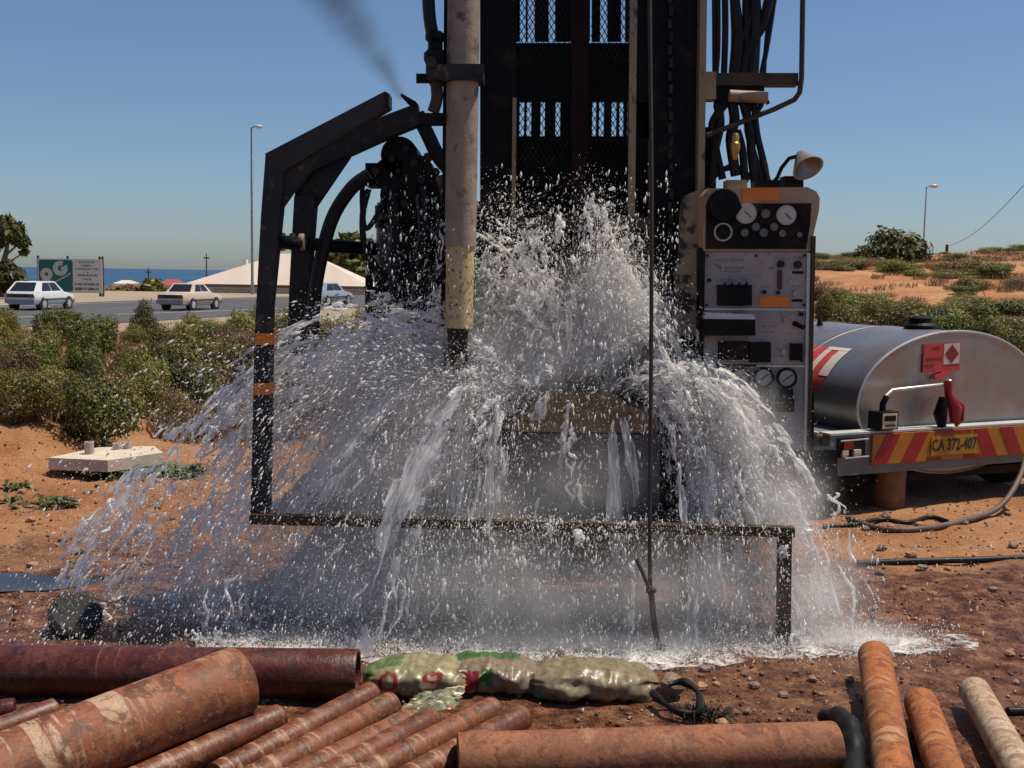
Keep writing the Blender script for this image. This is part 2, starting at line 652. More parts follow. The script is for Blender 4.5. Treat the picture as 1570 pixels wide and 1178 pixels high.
def place_shrub(kind, p, sx, sy, sz, rz, label, cat='shrub', group=None, name='shrub'):
    e = bpy.data.objects.new(name, None)
    e.location = p; e.scale = (sx, sy, sz); e.rotation_euler = (0, 0, rz)
    e.empty_display_size = 0.2
    COL.objects.link(e)
    for nme, me in zip(('foliage', 'stem'), SHRUB[kind]):
        o = bpy.data.objects.new(nme, me); COL.objects.link(o); o.parent = e
    tag(e, label, cat, group)
    return e


KIND = ['olive green', 'fresh green', 'fine leaved olive', 'dark green', 'brownish half dry', 'broad leaved green']


def shrub_px(kind, px, by, ty, wpx, label, group, name='shrub', cat='shrub'):
    g = onground(px, by)
    if label is None:
        if g.y < 12.5:
            where = 'at the thicket front just behind the concrete slab' if g.x < -2.6 else 'at the thicket front behind the orange banded post'
        elif g.y < 22:
            where = 'in the middle of the thicket behind the concrete slab' if g.x < -4.2 else 'in the middle of the thicket behind the orange banded post'
        else:
            where = 'in the thicket along the road below the white hatchback' if g.x < -0.33 * g.y else 'in the thicket along the road below the beige sedan' if g.x < -0.22 * g.y else 'in the thicket between the posts and the feed pipe'
        label = KIND[kind] + ' shrub ' + where
    k = g.y / FPX
    h = (by - ty) * k
    w = wpx * k / 2
    g.z = terrain(g.x, g.y)
    place_shrub(kind, g, w * 1.05, w * 0.95, h, random.uniform(0, 6.28), label, cat, group, name)


lab_t = 'leafy olive green shrub in the thicket between the dig site and road'
grp_t = 'thicket shrubs beside the road'
thick = [(1, 150, 686, 572, 190), (0, 55, 640, 566, 150), (3, 15, 600, 520, 130), (5, 140, 555, 468, 125), (2, 285, 590, 488, 150),
         (3, 325, 640, 552, 110), (1, 225, 615, 545, 120), (0, 365, 560, 474, 120), (2, 320, 530, 482, 120), (0, 440, 545, 468, 100),
         (2, 520, 545, 474, 120), (0, 575, 530, 468, 100), (3, 215, 585, 530, 120), (0, 60, 570, 505, 120), (2, 5, 545, 500, 90), (1, 250, 552, 500, 110),
         (0, 480, 560, 480, 100), (2, 400, 590, 500, 120), (0, 640, 550, 470, 120), (1, -40, 640, 540, 120), (2, -30, 560, 500, 100),
         (5, 300, 618, 535, 100), (0, 160, 522, 482, 80), (3, 410, 650, 570, 90), (2, 90, 600, 540, 110), (0, 350, 600, 520, 110), (2, 200, 530, 492, 70), (1, 430, 600, 520, 110), (2, 520, 600, 520, 110)]
rr = random.Random(77)
for _ in range(70):
    by = rr.uniform(515, 640)
    k_ = (by - 415) / 200
    thick.append((rr.choice([0, 0, 2, 2, 4, 3, 5]), rr.uniform(-60, 660), by, by - rr.uniform(45, 85) * (0.55 + 0.6 * k_), rr.uniform(70, 130) * (0.6 + 0.5 * k_)))
thick = [t for t in thick if not (t[2] > 650 and t[1] > 230)]
for t in thick:
    shrub_px(*t, None, grp_t)
for t in [(4, 265, 648, 590, 90), (4, 300, 660, 610, 90), (4, 130, 540, 505, 120), (4, 20, 650, 600, 80), (4, 500, 560, 520, 90)]:
    shrub_px(*t, None, grp_t)

# right-hand slope
# (the large round bush is built with the trees below)
lab_h = 'low scrubby bush growing on the orange slope behind the tank trailer'
grp_h = 'scrub on the orange slope'
rr = random.Random(5)
placed = 0
while placed < 285:
    y = rr.uniform(13.0, 46) ; x = rr.uniform(0.14, 0.58) * y
    cl = mnoise.noise(Vector((x * 0.35, y * 0.22, 4)))
    if cl < -0.06 + 0.2 * sm(18, 34, y) * rr.random():
        continue
    w = rr.uniform(0.30, 0.75) * (0.8 + y / 70); h = w * rr.uniform(0.4, 0.7) * (1 - 0.35 * sm(24, 40, y))
    kd = rr.choice([0, 0, 2, 4, 1, 4, 3, 2])
    lab_h = 'low ' + KIND[kd] + (' bush near the top of the orange slope' if y > 33 else ' bush halfway up the orange slope' if y > 21 else ' bush low on the orange slope behind the tank')
    place_shrub(kd, (x, y, terrain(x, y) - 0.03), w, w, h, rr.uniform(0, 6.28), lab_h, 'bush', grp_h, 'scrub_bush')
    placed += 1
for (k, px, by, ty, w) in [(1, 1440, 545, 470, 120), (1, 1520, 560, 478, 130), (0, 1385, 525, 462, 110), (2, 1290, 540, 455, 110), (0, 1330, 510, 455, 90), (1, 1590, 550, 480, 110), (5, 1480, 535, 478, 100), (2, 1270, 500, 440, 70)]:
    shrub_px(k, px, by, ty, w, 'dense ' + KIND[k] + ' bush at the foot of the slope just behind the tank', 'bushes behind the tank', 'scrub_bush', 'bush')

# dry grass and ground weeds
def blades(spots, n, h, spread, seed, wid=0.006, lean=0.5):
    r = np.random.default_rng(seed)
    out = []
    for (x, y, z, rad) in spots:
        a = r.uniform(0, 6.28, n); q = rad * np.sqrt(r.random(n))
        bx, by = x + q * np.cos(a), y + q * np.sin(a)
        ln = h * (0.4 + 0.9 * r.random(n))
        th = r.uniform(0, 6.28, n); le = lean * r.random(n)
        dx, dy = np.cos(th) * le * ln, np.sin(th) * le * ln
        px_, py_ = -np.sin(th) * wid, np.cos(th) * wid
        zz = np.full(n, z - 0.01)
        v = np.empty((n, 4, 3))
        v[:, 0] = np.stack([bx - px_, by - py_, zz], 1)
        v[:, 1] = np.stack([bx + px_, by + py_, zz], 1)
        v[:, 2] = np.stack([bx + dx * 0.4 + px_ * 0.8, by + dy * 0.4 + py_ * 0.8, zz + ln * 0.6], 1)
        v[:, 3] = np.stack([bx + dx, by + dy, zz + ln * (1 - 0.35 * le)], 1)
        out.append(v.reshape(-1, 3))
    return np.concatenate(out)


gsp = []
rr = random.Random(9)
for _ in range(330):
    px, py = rr.uniform(-40, 640), rr.uniform(508, 690)
    if py > 650 and px < 240:
        continue
    g = onground(px, py)
    gsp.append((g.x, g.y, terrain(g.x, g.y), rr.uniform(0.15, 0.4) * g.y / 12))
for _ in range(40):
    px, py = rr.uniform(110, 250), rr.uniform(535, 640)
    g = onground(px, py)
    gsp.append((g.x, g.y, terrain(g.x, g.y), 0.3))
go = bpy.data.objects.new('dry_grass', quads_mesh('dry_grass', blades(gsp, 80, 0.24, 0, 3, 0.005), DRY))
COL.objects.link(go)
tag(go, 'straw coloured dry grass growing between the thicket shrubs', 'grass', kind='stuff')
gsp = []
for _ in range(420):
    y = rr.uniform(12, 44); x = rr.uniform(0.24, 0.56) * y
    if mnoise.noise(Vector((x * 0.3, y * 0.25, 9))) < -0.1:
        continue
    gsp.append((x, y, terrain(x, y), rr.uniform(0.2, 0.6)))
go = bpy.data.objects.new('dry_grass', quads_mesh('slope_grass', blades(gsp, 90, 0.15, 0, 4, 0.007), DRY))
COL.objects.link(go)
tag(go, 'thin dry grass on the orange slope behind the tank', 'grass', kind='stuff')


def weed(px, py, rad, n, h, seed, label):
    g = onground(px, py)
    r = random.Random(seed)
    mb = MB()
    for i in range(n):
        a = r.uniform(0, 6.28); q = rad * math.sqrt(r.random())
        b = Vector((g.x + q * math.cos(a), g.y + q * math.sin(a) * 0.6, 0))
        b.z = ground_z(b.x, b.y) - 0.01
        for kf in range(r.randint(4, 7)):
            th = r.uniform(0, 6.28); ln = h * r.uniform(0.5, 1.1); up = r.uniform(0.3, 1.0)
            d = Vector((math.cos(th), math.sin(th), 0)); s = Vector((-d.y, d.x, 0)) * ln * 0.16
            m1 = b + d * ln * 0.45 + Vector((0, 0, ln * up * 0.7)); e = b + d * ln + Vector((0, 0, ln * up * 0.55))
            mb.add([b, m1 - s, e, m1 + s], [(0, 1, 2, 3)])
    solo('weed_patch', mb, WEED, label=label, cat='weeds')


weed(215, 728, 0.55, 120, 0.13, 1, 'green broad leaved weeds sprawling below the concrete slab')
weed(62, 778, 0.22, 16, 0.12, 2, 'small clump of green weeds on bare orange soil beside spoil heap')
weed(30, 752, 0.12, 8, 0.10, 3, 'tiny weed tuft on the sandy foot of the spoil heap')
weed(240, 782, 0.04, 3, 0.07, 4, 'single weed sprout on bare sand below the weed patch')
weed(265, 640, 0.7, 160, 0.16, 5, 'light green low weeds at the edge of the thicket')


def tree(name, base, lobes, trunk, mat, n, leaf, label, cat='tree', seed=1):
    """lobes and trunk polylines in world coordinates"""
    t = Thing(name, base, label, cat)
    mb = MB()
    for pl, r0, r1 in trunk:
        pts = catmull([Vector(p) for p in pl], 4)
        mb.tube(pts, [r0 + (r1 - r0) * i / (len(pts) - 1) for i in range(len(pts))], 7)
    t.add('trunk', mb, BARK, smooth=True)
    v = leaf_cloud(lobes, n, leaf, seed, 0.35) - np.array(t.loc)
    o = bpy.data.objects.new('crown', quads_mesh('crown', v, mat)); COL.objects.link(o); o.parent = t.e
    return t


def L_(px, py, D, rx, rz=None):
    k = D / FPX
    rz = rz or rx
    return (tuple(P(px, py, D)), (rx * k, rx * k, rz * k))


D = 78.0
bs = P(0, 455, D); bs.z = terrain(bs.x, bs.y)
tree('gum_tree', bs, [L_(5, 346, D, 20, 14), L_(20, 358, D, 16, 14), L_(-20, 350, D, 24, 20), L_(36, 371, D, 8, 7), L_(27, 368, D, 9, 6), L_(38, 387, D, 5, 4), L_(-10, 372, D, 16, 10)],
     [([bs, P(2, 420, D), P(8, 392, D), P(12, 372, D), P(14, 352, D)], 0.3, 0.06), ([P(8, 392, D), P(22, 380, D), P(34, 370, D)], 0.1, 0.04), ([P(4, 410, D), P(20, 398, D), P(37, 388, D)], 0.09, 0.03), ([P(2, 420, D), P(-14, 390, D), P(-16, 360, D)], 0.2, 0.05)],
     LEAF[2], 3800, 0.30, 'tall gum tree with loose rounded crown left of the billboard', seed=21)
D = 74.0
bs = P(12, 458, D); bs.z = terrain(bs.x, bs.y)
tree('dark_bush', bs, [L_(0, 425, D, 24, 22), L_(22, 430, D, 16, 16), L_(34, 440, D, 12, 10), L_(-20, 435, D, 20, 18), L_(10, 412, D, 14, 12)], [([bs, P(10, 430, D)], 0.2, 0.08)], LEAF[2], 3200, 0.28, 'dark leafy bush under the gum tree behind the white hatchback', 'bush', seed=22)
D = 108.0
for i, (px, py, rx, rz, lab) in enumerate([(233, 438, 15, 12, 'round green bush on the far verge between billboard and sedan'), (205, 446, 20, 8, 'low brown hedge bush beside the billboard foot'), (175, 447, 16, 8, 'low bush just behind the billboard post'), (262, 448, 22, 6, 'low scrub behind the beige sedan')]):
    bs = P(px, 456, D); bs.z = terrain(bs.x, bs.y)
    tree('verge_bush', bs, [L_(px, py, D, rx, rz), L_(px + rx * 0.6, py + 3, D, rx * 0.6, rz * 0.7), L_(px - rx * 0.5, py + 4, D, rx * 0.7, rz * 0.7), L_(px, py + 8, D, rx, rz * 0.8)], [([bs, P(px, py, D)], 0.15, 0.06)], LEAF[3] if i in (1, 2) else LEAF[0], 1300, 0.26, lab, 'bush', seed=30 + i)
D = 150.0
bs = P(545, 440, D); bs.z = terrain(bs.x, bs.y)
tree('roadside_tree', bs, [L_(540, 372, D, 22, 16), L_(520, 392, D, 26, 18), L_(565, 388, D, 26, 22), L_(552, 410, D, 34, 16), L_(600, 405, D, 30, 24)], [([bs, P(545, 415, D), P(540, 380, D)], 0.35, 0.1), ([P(545, 415, D), P(565, 392, D)], 0.18, 0.06)], LEAF[2], 3600, 0.5, 'dark spreading tree behind the tan roofed building', seed=41)

D = 37.0
bs = P(1366, 424, D); bs.z = terrain(bs.x, bs.y)
tree('round_bush', bs, [L_(1372, 385, D, 44, 34), L_(1340, 398, D, 34, 24), L_(1398, 392, D, 30, 32), L_(1320, 408, D, 26, 15), L_(1360, 376, D, 28, 24), L_(1412, 408, D, 22, 18), L_(1366, 408, D, 50, 20)], [([bs, P(1366, 400, D), P(1372, 380, D)], 0.08, 0.03), ([bs, P(1340, 400, D)], 0.06, 0.02), ([bs, P(1398, 392, D)], 0.06, 0.02)], LEAF[2], 9000, 0.075, 'large round dark green bush on the skyline of the orange slope', 'bush', seed=51)

# ------------------------------------------------------------------ lamp posts, poles, wire
GALV = pm('galvanised_steel', (0.34, 0.34, 0.34), (0.22, 0.22, 0.23), scale=4, rough=0.45, metal=0.6)


def lamp_post(px, ty, D, side, label, r=0.13):
    base = P(px, 450, D); base.z = terrain(base.x, base.y)
    top = P(px + 5, ty, D)
    t = Thing('street_lamp', base, label, 'lamp post')
    t.add('pole', MB().tube([base, base + Vector((0, 0, 1.2)), Vector((base.x, base.y, top.z))], [r * 1.3, r, r * 0.55], 9), GALV, smooth=True)
    k = D / FPX
    p = Vector((base.x, base.y, top.z))
    t.add('arm', MB().tube([p - Vector((0, 0, .1)), p + Vector((side * 4 * k, 0, 1.5 * k)), p + Vector((side * 8 * k, 0, 2 * k))], 0.06, 7), GALV, smooth=True)
    h = MB(); h.ellipsoid(p + Vector((side * 11 * k, 0, 1.6 * k)), (6.5 * k, 0.3, 3.0 * k))
    t.add('lamp_head', h, flat('lamp_grey', (0.5, 0.5, 0.5), 0.3), smooth=True)


lamp_post(387, 196, 100.0, 1, 'tall grey street lamp with a single head beside the tan roofed building')
lamp_post(1412, 287, 120.0, 1, 'thin distant street lamp rising behind the round bush', r=0.1)

POLE = pm('pole_wood', (0.09, 0.07, 0.06), (0.05, 0.04, 0.035), scale=3, rough=0.9)


def tele_pole(px, ty, D, label, r=0.16):
    b = P(px, 450, D); b.z = terrain(b.x, b.y)
    tp = P(px, ty, D)
    t = Thing('utility_pole', b, label, 'pole')
    t.add('pole', MB().tube([b, Vector((b.x, b.y, tp.z))], [r, r * 0.7], 8), POLE, smooth=True)
    t.add('crossarm', MB().box(b.x - 0.45, b.x + 0.45, b.y - 0.08, b.y + 0.08, tp.z - 0.8, tp.z - 0.6), POLE)
    return Vector((b.x, b.y, tp.z - 0.55))


tele_pole(317, 389, 180.0, 'dark wooden utility pole standing before the sea left of the roof', 0.13)
tele_pole(228, 411, 185.0, 'short dark pole against the sea above the round verge bush', 0.15)
pa = P(1640, 205, 24.0); pb = P(1452, 378, 60.0)
pl = [pa.lerp(pb, i / 16) - Vector((0, 0, 0.5 * math.sin(math.pi * i / 16))) for i in range(17)]
ta = Thing('wire_pole', (pa.x, pa.y, terrain(pa.x, pa.y)), 'wooden pole carrying the overhead wire above the slope', 'pole')
ta.add('pole', MB().tube([Vector((pa.x, pa.y, terrain(pa.x, pa.y) - 0.2)), pa + Vector((0, 0, 0.3))], [0.13, 0.1], 8), POLE, smooth=True)
tb = Thing('wire_pole', (pb.x, pb.y, terrain(pb.x, pb.y)), 'short wooden pole behind the slope holding the end of overhead wire', 'pole')
tb.add('pole', MB().tube([Vector((pb.x, pb.y, terrain(pb.x, pb.y) - 0.2)), pb + Vector((0, 0, 0.1))], [0.1, 0.08], 8), POLE, smooth=True)
solo('overhead_wire', MB().tube(pl, 0.011, 5), flat('wire_black', (0.03, 0.03, 0.03)), label='thin overhead wire slanting down over the orange slope', cat='wire')

# ------------------------------------------------------------------ building with tan roof
D = 130.0
k = D / FPX
el, er = P(282, 434, D), P(568, 441, D)
ez = (el.z + er.z) / 2
x0, x1 = el.x, er.x
gz = terrain(0.5 * (x0 + x1), D)
t = Thing('bungalow', ((x0 + x1) / 2, D + 5, gz), 'low building with broad pale tan hipped roof behind the road', 'building')
WALLM = pm('plaster_wall', (0.42, 0.35, 0.28), (0.36, 0.3, 0.24), scale=1.2, rough=0.9)
t.add('wall', MB().box(x0 + 0.7, x1 - 0.7, D + 0.7, D + 10.3, gz - 0.3, ez - 0.02), WALLM)
ra, rb = P(432, 389, D + 5.5), P(478, 390, D + 5.5)
mb = MB()
y0, y1 = D, D + 11
A, B_, C_, D_ = (x0, y0, ez), (x1, y0, ez), (x1, y1, ez), (x0, y1, ez)
ridge0, ridge1 = (ra.x, D + 5.5, ra.z), (rb.x, D + 5.5, ra.z)
mb.add([A, B_, C_, D_, ridge0, ridge1], [(0, 1, 5, 4), (1, 2, 5), (2, 3, 4, 5), (3, 0, 4), (0, 3, 2, 1)])
m_roof = pm('roof_sheet', (0.62, 0.52, 0.44), (0.55, 0.45, 0.38), scale=0.5, rough=0.8, stretch=(1, 0.15, 0.15))
roof = t.add('roof', mb, m_roof)
fas = MB(); fas.box(x0 - 0.05, x1 + 0.05, D - 0.06, D - 0.005, ez - 0.3, ez + 0.02)
t.add('fascia', fas, flat('fascia_brown', (0.12, 0.08, 0.06)), roof)
cp = P(372, 405, D + 5)
mb = MB(); mb.hexa([(cp.x - 0.7, cp.y - 0.5, cp.z - 1.6), (cp.x + 0.6, cp.y - 0.5, cp.z - 1.2), (cp.x + 0.6, cp.y + 0.5, cp.z - 1.2), (cp.x - 0.7, cp.y + 0.5, cp.z - 1.6), (cp.x + 0.1, cp.y - 0.5, cp.z + 0.55), (cp.x + 0.55, cp.y - 0.5, cp.z + 0.55), (cp.x + 0.55, cp.y + 0.5, cp.z + 0.55), (cp.x + 0.1, cp.y + 0.5, cp.z + 0.55)])
t.add('chimney', mb, flat('white_plaster', (0.75, 0.72, 0.68)), roof)
for i in range(6):
    wx = x0 + 2.2 + i * 3.3
    mb = MB(); mb.box(wx, wx + 1.4, D + 0.62, D + 0.69, ez - 1.5, ez - 0.45)
    t.add('window', mb, flat('dark_window', (0.03, 0.035, 0.04), 0.15))
wl, wr = G(268, 458, -0.55), P(700, 456, 112)
mb = MB()
wa, wb = P(272, 449, 104.0), P(680, 455, 104.0)
za = P(272, 440.5, 104.0).z
mb.hexa([(wa.x, 104, -0.8), (wb.x, 104, -0.8), (wb.x, 104.3, -0.8), (wa.x, 104.3, -0.8), (wa.x, 104, za), (wb.x, 104, za), (wb.x, 104.3, za), (wa.x, 104.3, za)])
solo('boundary_wall', mb, pm('boundary_plaster', (0.36, 0.29, 0.23), (0.25, 0.2, 0.16), scale=1.5, rough=0.95), label='low brown boundary wall along the far side of the road', cat='wall')
# small far houses with red roofs
for (px, py, w, h, D, c, lab, wallc) in [(256, 437, 26, 8, 170.0, (0.35, 0.07, 0.05), 'distant house with bright red roof beyond the verge bush', (0.6, 0.5, 0.45)), (184, 435, 20, 5, 175.0, (0.62, 0.55, 0.5), 'distant house with pale roof just right of the billboard', (0.5, 0.42, 0.36)), (190, 441, 60, 5, 165.0, (0.25, 0.13, 0.08), 'long distant house with brown roof right of the billboard', (0.45, 0.35, 0.28))]:
    k = D / FPX
    c0 = P(px, py, D); g0 = terrain(c0.x, D)
    t = Thing('far_house', (c0.x, D, g0), lab, 'house')
    w2, ez = w * k / 2, c0.z
    t.add('wall', MB().box(c0.x - w2 * 0.95, c0.x + w2 * 0.95, D, D + 6, g0 - 0.2, ez), flat('farwall_%d' % px, wallc))
    mb = MB(); mb.add([(c0.x - w2, D - .4, ez), (c0.x + w2, D - .4, ez), (c0.x + w2, D + 6.4, ez), (c0.x - w2, D + 6.4, ez), (c0.x - w2 * 0.7, D + 3, ez + h * k), (c0.x + w2 * 0.7, D + 3, ez + h * k)], [(0, 1, 5, 4), (1, 2, 5), (2, 3, 4, 5), (3, 0, 4), (0, 3, 2, 1)])
    t.add('roof', mb, flat('farroof_%d' % px, c, 0.8))
    for q in (-0.5, 0.3):
        t.add('window', MB().box(c0.x + q * w2, c0.x + (q + 0.25) * w2, D - 0.06, D - 0.005, ez - 1.8, ez - 0.7), MATS['dark_window'])

# ------------------------------------------------------------------ billboard
D = 84.0
k = D / FPX
c00, c10 = P(57, 398, D), P(156, 398.5, D)
zt, zb = P(106, 397.2, D).z, P(106, 449, D).z
gz = terrain(c00.x, D)
t = Thing('billboard', ((c00.x + c10.x) / 2, D, gz), 'roadside billboard with teal field, pale ringed letters and lines of text', 'billboard')
pan = t.add('panel', MB().box(c00.x, c10.x, D, D + 0.08, zb, zt), flat('board_white', (0.62, 0.6, 0.56), 0.7))
W = c10.x - c00.x
H = zt - zb
bx = lambda u: c00.x + u * W
bz = lambda v: zt - v * H
teal = MB()
pts = []
for (u, v, a0) in ((0.525, 0.03 + 0.04, 90), (0.525, 0.90, 0), (0.025, 0.90, -90), (0.025, 0.07, 180)):
    pass
r_ = 0.035 * W
ux0, ux1, vz0, vz1 = bx(0.02), bx(0.545), bz(0.97), bz(0.035)
for (cx_, cz_, a0) in ((ux1 - r_, vz1 - r_, 0), (ux0 + r_, vz1 - r_, 90), (ux0 + r_, vz0 + r_, 180), (ux1 - r_, vz0 + r_, 270)):
    for q in range(5):
        a = R(a0 + q * 22.5)
        pts.append((cx_ + r_ * math.cos(a), D - 0.012, cz_ + r_ * math.sin(a)))
teal.prism(pts, (0, 0.012, 0))
t.add('teal_field', teal, flat('teal_paint', (0.005, 0.115, 0.11), 0.5), pan)
PALE = flat('pale_letter', (0.48, 0.52, 0.47), 0.6)


def ringletter(cu, cv, ro, ri, gap0, gap1, extra):
    mb = MB()
    cx_, cz_ = bx(cu), bz(cv)
    n = 26
    a0, a1 = R(gap1), R(gap0 + 360)
    out, inn = [], []
    for i in range(n + 1):
        a = a0 + (a1 - a0) * i / n
        out.append(Vector((cx_ + ro * W * math.cos(a), D - 0.024, cz_ + ro * W * math.sin(a))))
        inn.append(Vector((cx_ + ri * W * math.cos(a), D - 0.024, cz_ + ri * W * math.sin(a))))
    for i in range(n):
        mb.prism([out[i], out[i + 1], inn[i + 1], inn[i]], (0, 0.011, 0))
    for e in extra:
        mb.prism([Vector((bx(u), D - 0.0245, bz(v))) for u, v in e], (0, 0.011, 0))
    return mb


t.add('letter_g', ringletter(0.355, 0.28, 0.115, 0.04, 30, 62, [[(0.365, 0.24), (0.47, 0.26), (0.47, 0.34), (0.365, 0.32)]]), PALE, pan)
t.add('letter_p', ringletter(0.14, 0.46, 0.095, 0.028, 0, 2, [[(0.05, 0.46), (0.14, 0.58), (0.16, 0.78), (0.10, 0.78)], [(0.15, 0.60), (0.23, 0.50), (0.165, 0.78), (0.13, 0.78)], [(0.03, 0.42), (0.09, 0.38), (0.09, 0.52)]]), PALE, pan)
mb = MB()
rr = random.Random(3)
for i in range(9):        # slanted line of lettering, too small to read
    u = 0.27 + i * 0.028; v = 0.72 - i * 0.031
    mb.prism([Vector((bx(u + du), D - 0.024, bz(v + dv))) for du, dv in ((0, 0), (0.021, -0.022), (0.021, -0.022 - 0.04 - 0.02 * rr.random()), (0, -0.05))], (0, 0.011, 0))
t.add('slanted_lettering', mb, PALE, pan)
for (v, u0, u1, h, c) in [(0.06, 0.65, 0.88, 0.05, (0.1, 0.2, 0.13)), (0.17, 0.68, 0.84, 0.05, (0.06, 0.17, 0.17)), (0.27, 0.60, 0.96, 0.045, (0.06, 0.13, 0.16)), (0.38, 0.77, 0.80, 0.05, (0.06, 0.17, 0.17)), (0.45, 0.63, 0.92, 0.06, (0.08, 0.12, 0.16)), (0.575, 0.71, 0.83, 0.05, (0.06, 0.17, 0.16)), (0.71, 0.58, 0.95, 0.07, (0.14, 0.07, 0.08)), (0.84, 0.58, 0.95, 0.085, (0.10, 0.07, 0.07))]:
    mb = MB(); u = u0
    while u < u1:
        w = rr.uniform(0.008, 0.02)
        mb.box(bx(u), bx(min(u + w, u1)), D - 0.02, D - 0.002, bz(v + h * rr.uniform(0.8, 1.0)), bz(v + h * rr.uniform(0, 0.12)))
        u += w + rr.choice([0.006, 0.007, 0.02])
    t.add('text_line', mb, flat('text_%d' % int(v * 100), c), pan)
for u in (0.0, 0.46, 0.955, 1.0):
    t.add('post', MB().box(bx(u) - 0.07, bx(u) + 0.07, D + 0.085, D + 0.23, gz - 0.3, zt + 0.22), POLE)


# =================================================================== CARS
TYRE = pm('rubber_tyre', (0.018, 0.018, 0.019), (0.03, 0.028, 0.026), scale=12, rough=0.85)
CGLASS = flat('car_glass', (0.02, 0.022, 0.03), 0.08)
TRIM = flat('black_trim', (0.02, 0.02, 0.022), 0.55)
REDL = flat('tail_lamp_red', (0.22, 0.01, 0.012), 0.2)
RIM = pm('wheel_rim', (0.6, 0.6, 0.6), (0.4, 0.4, 0.4), scale=10, rough=0.35, metal=0.4)


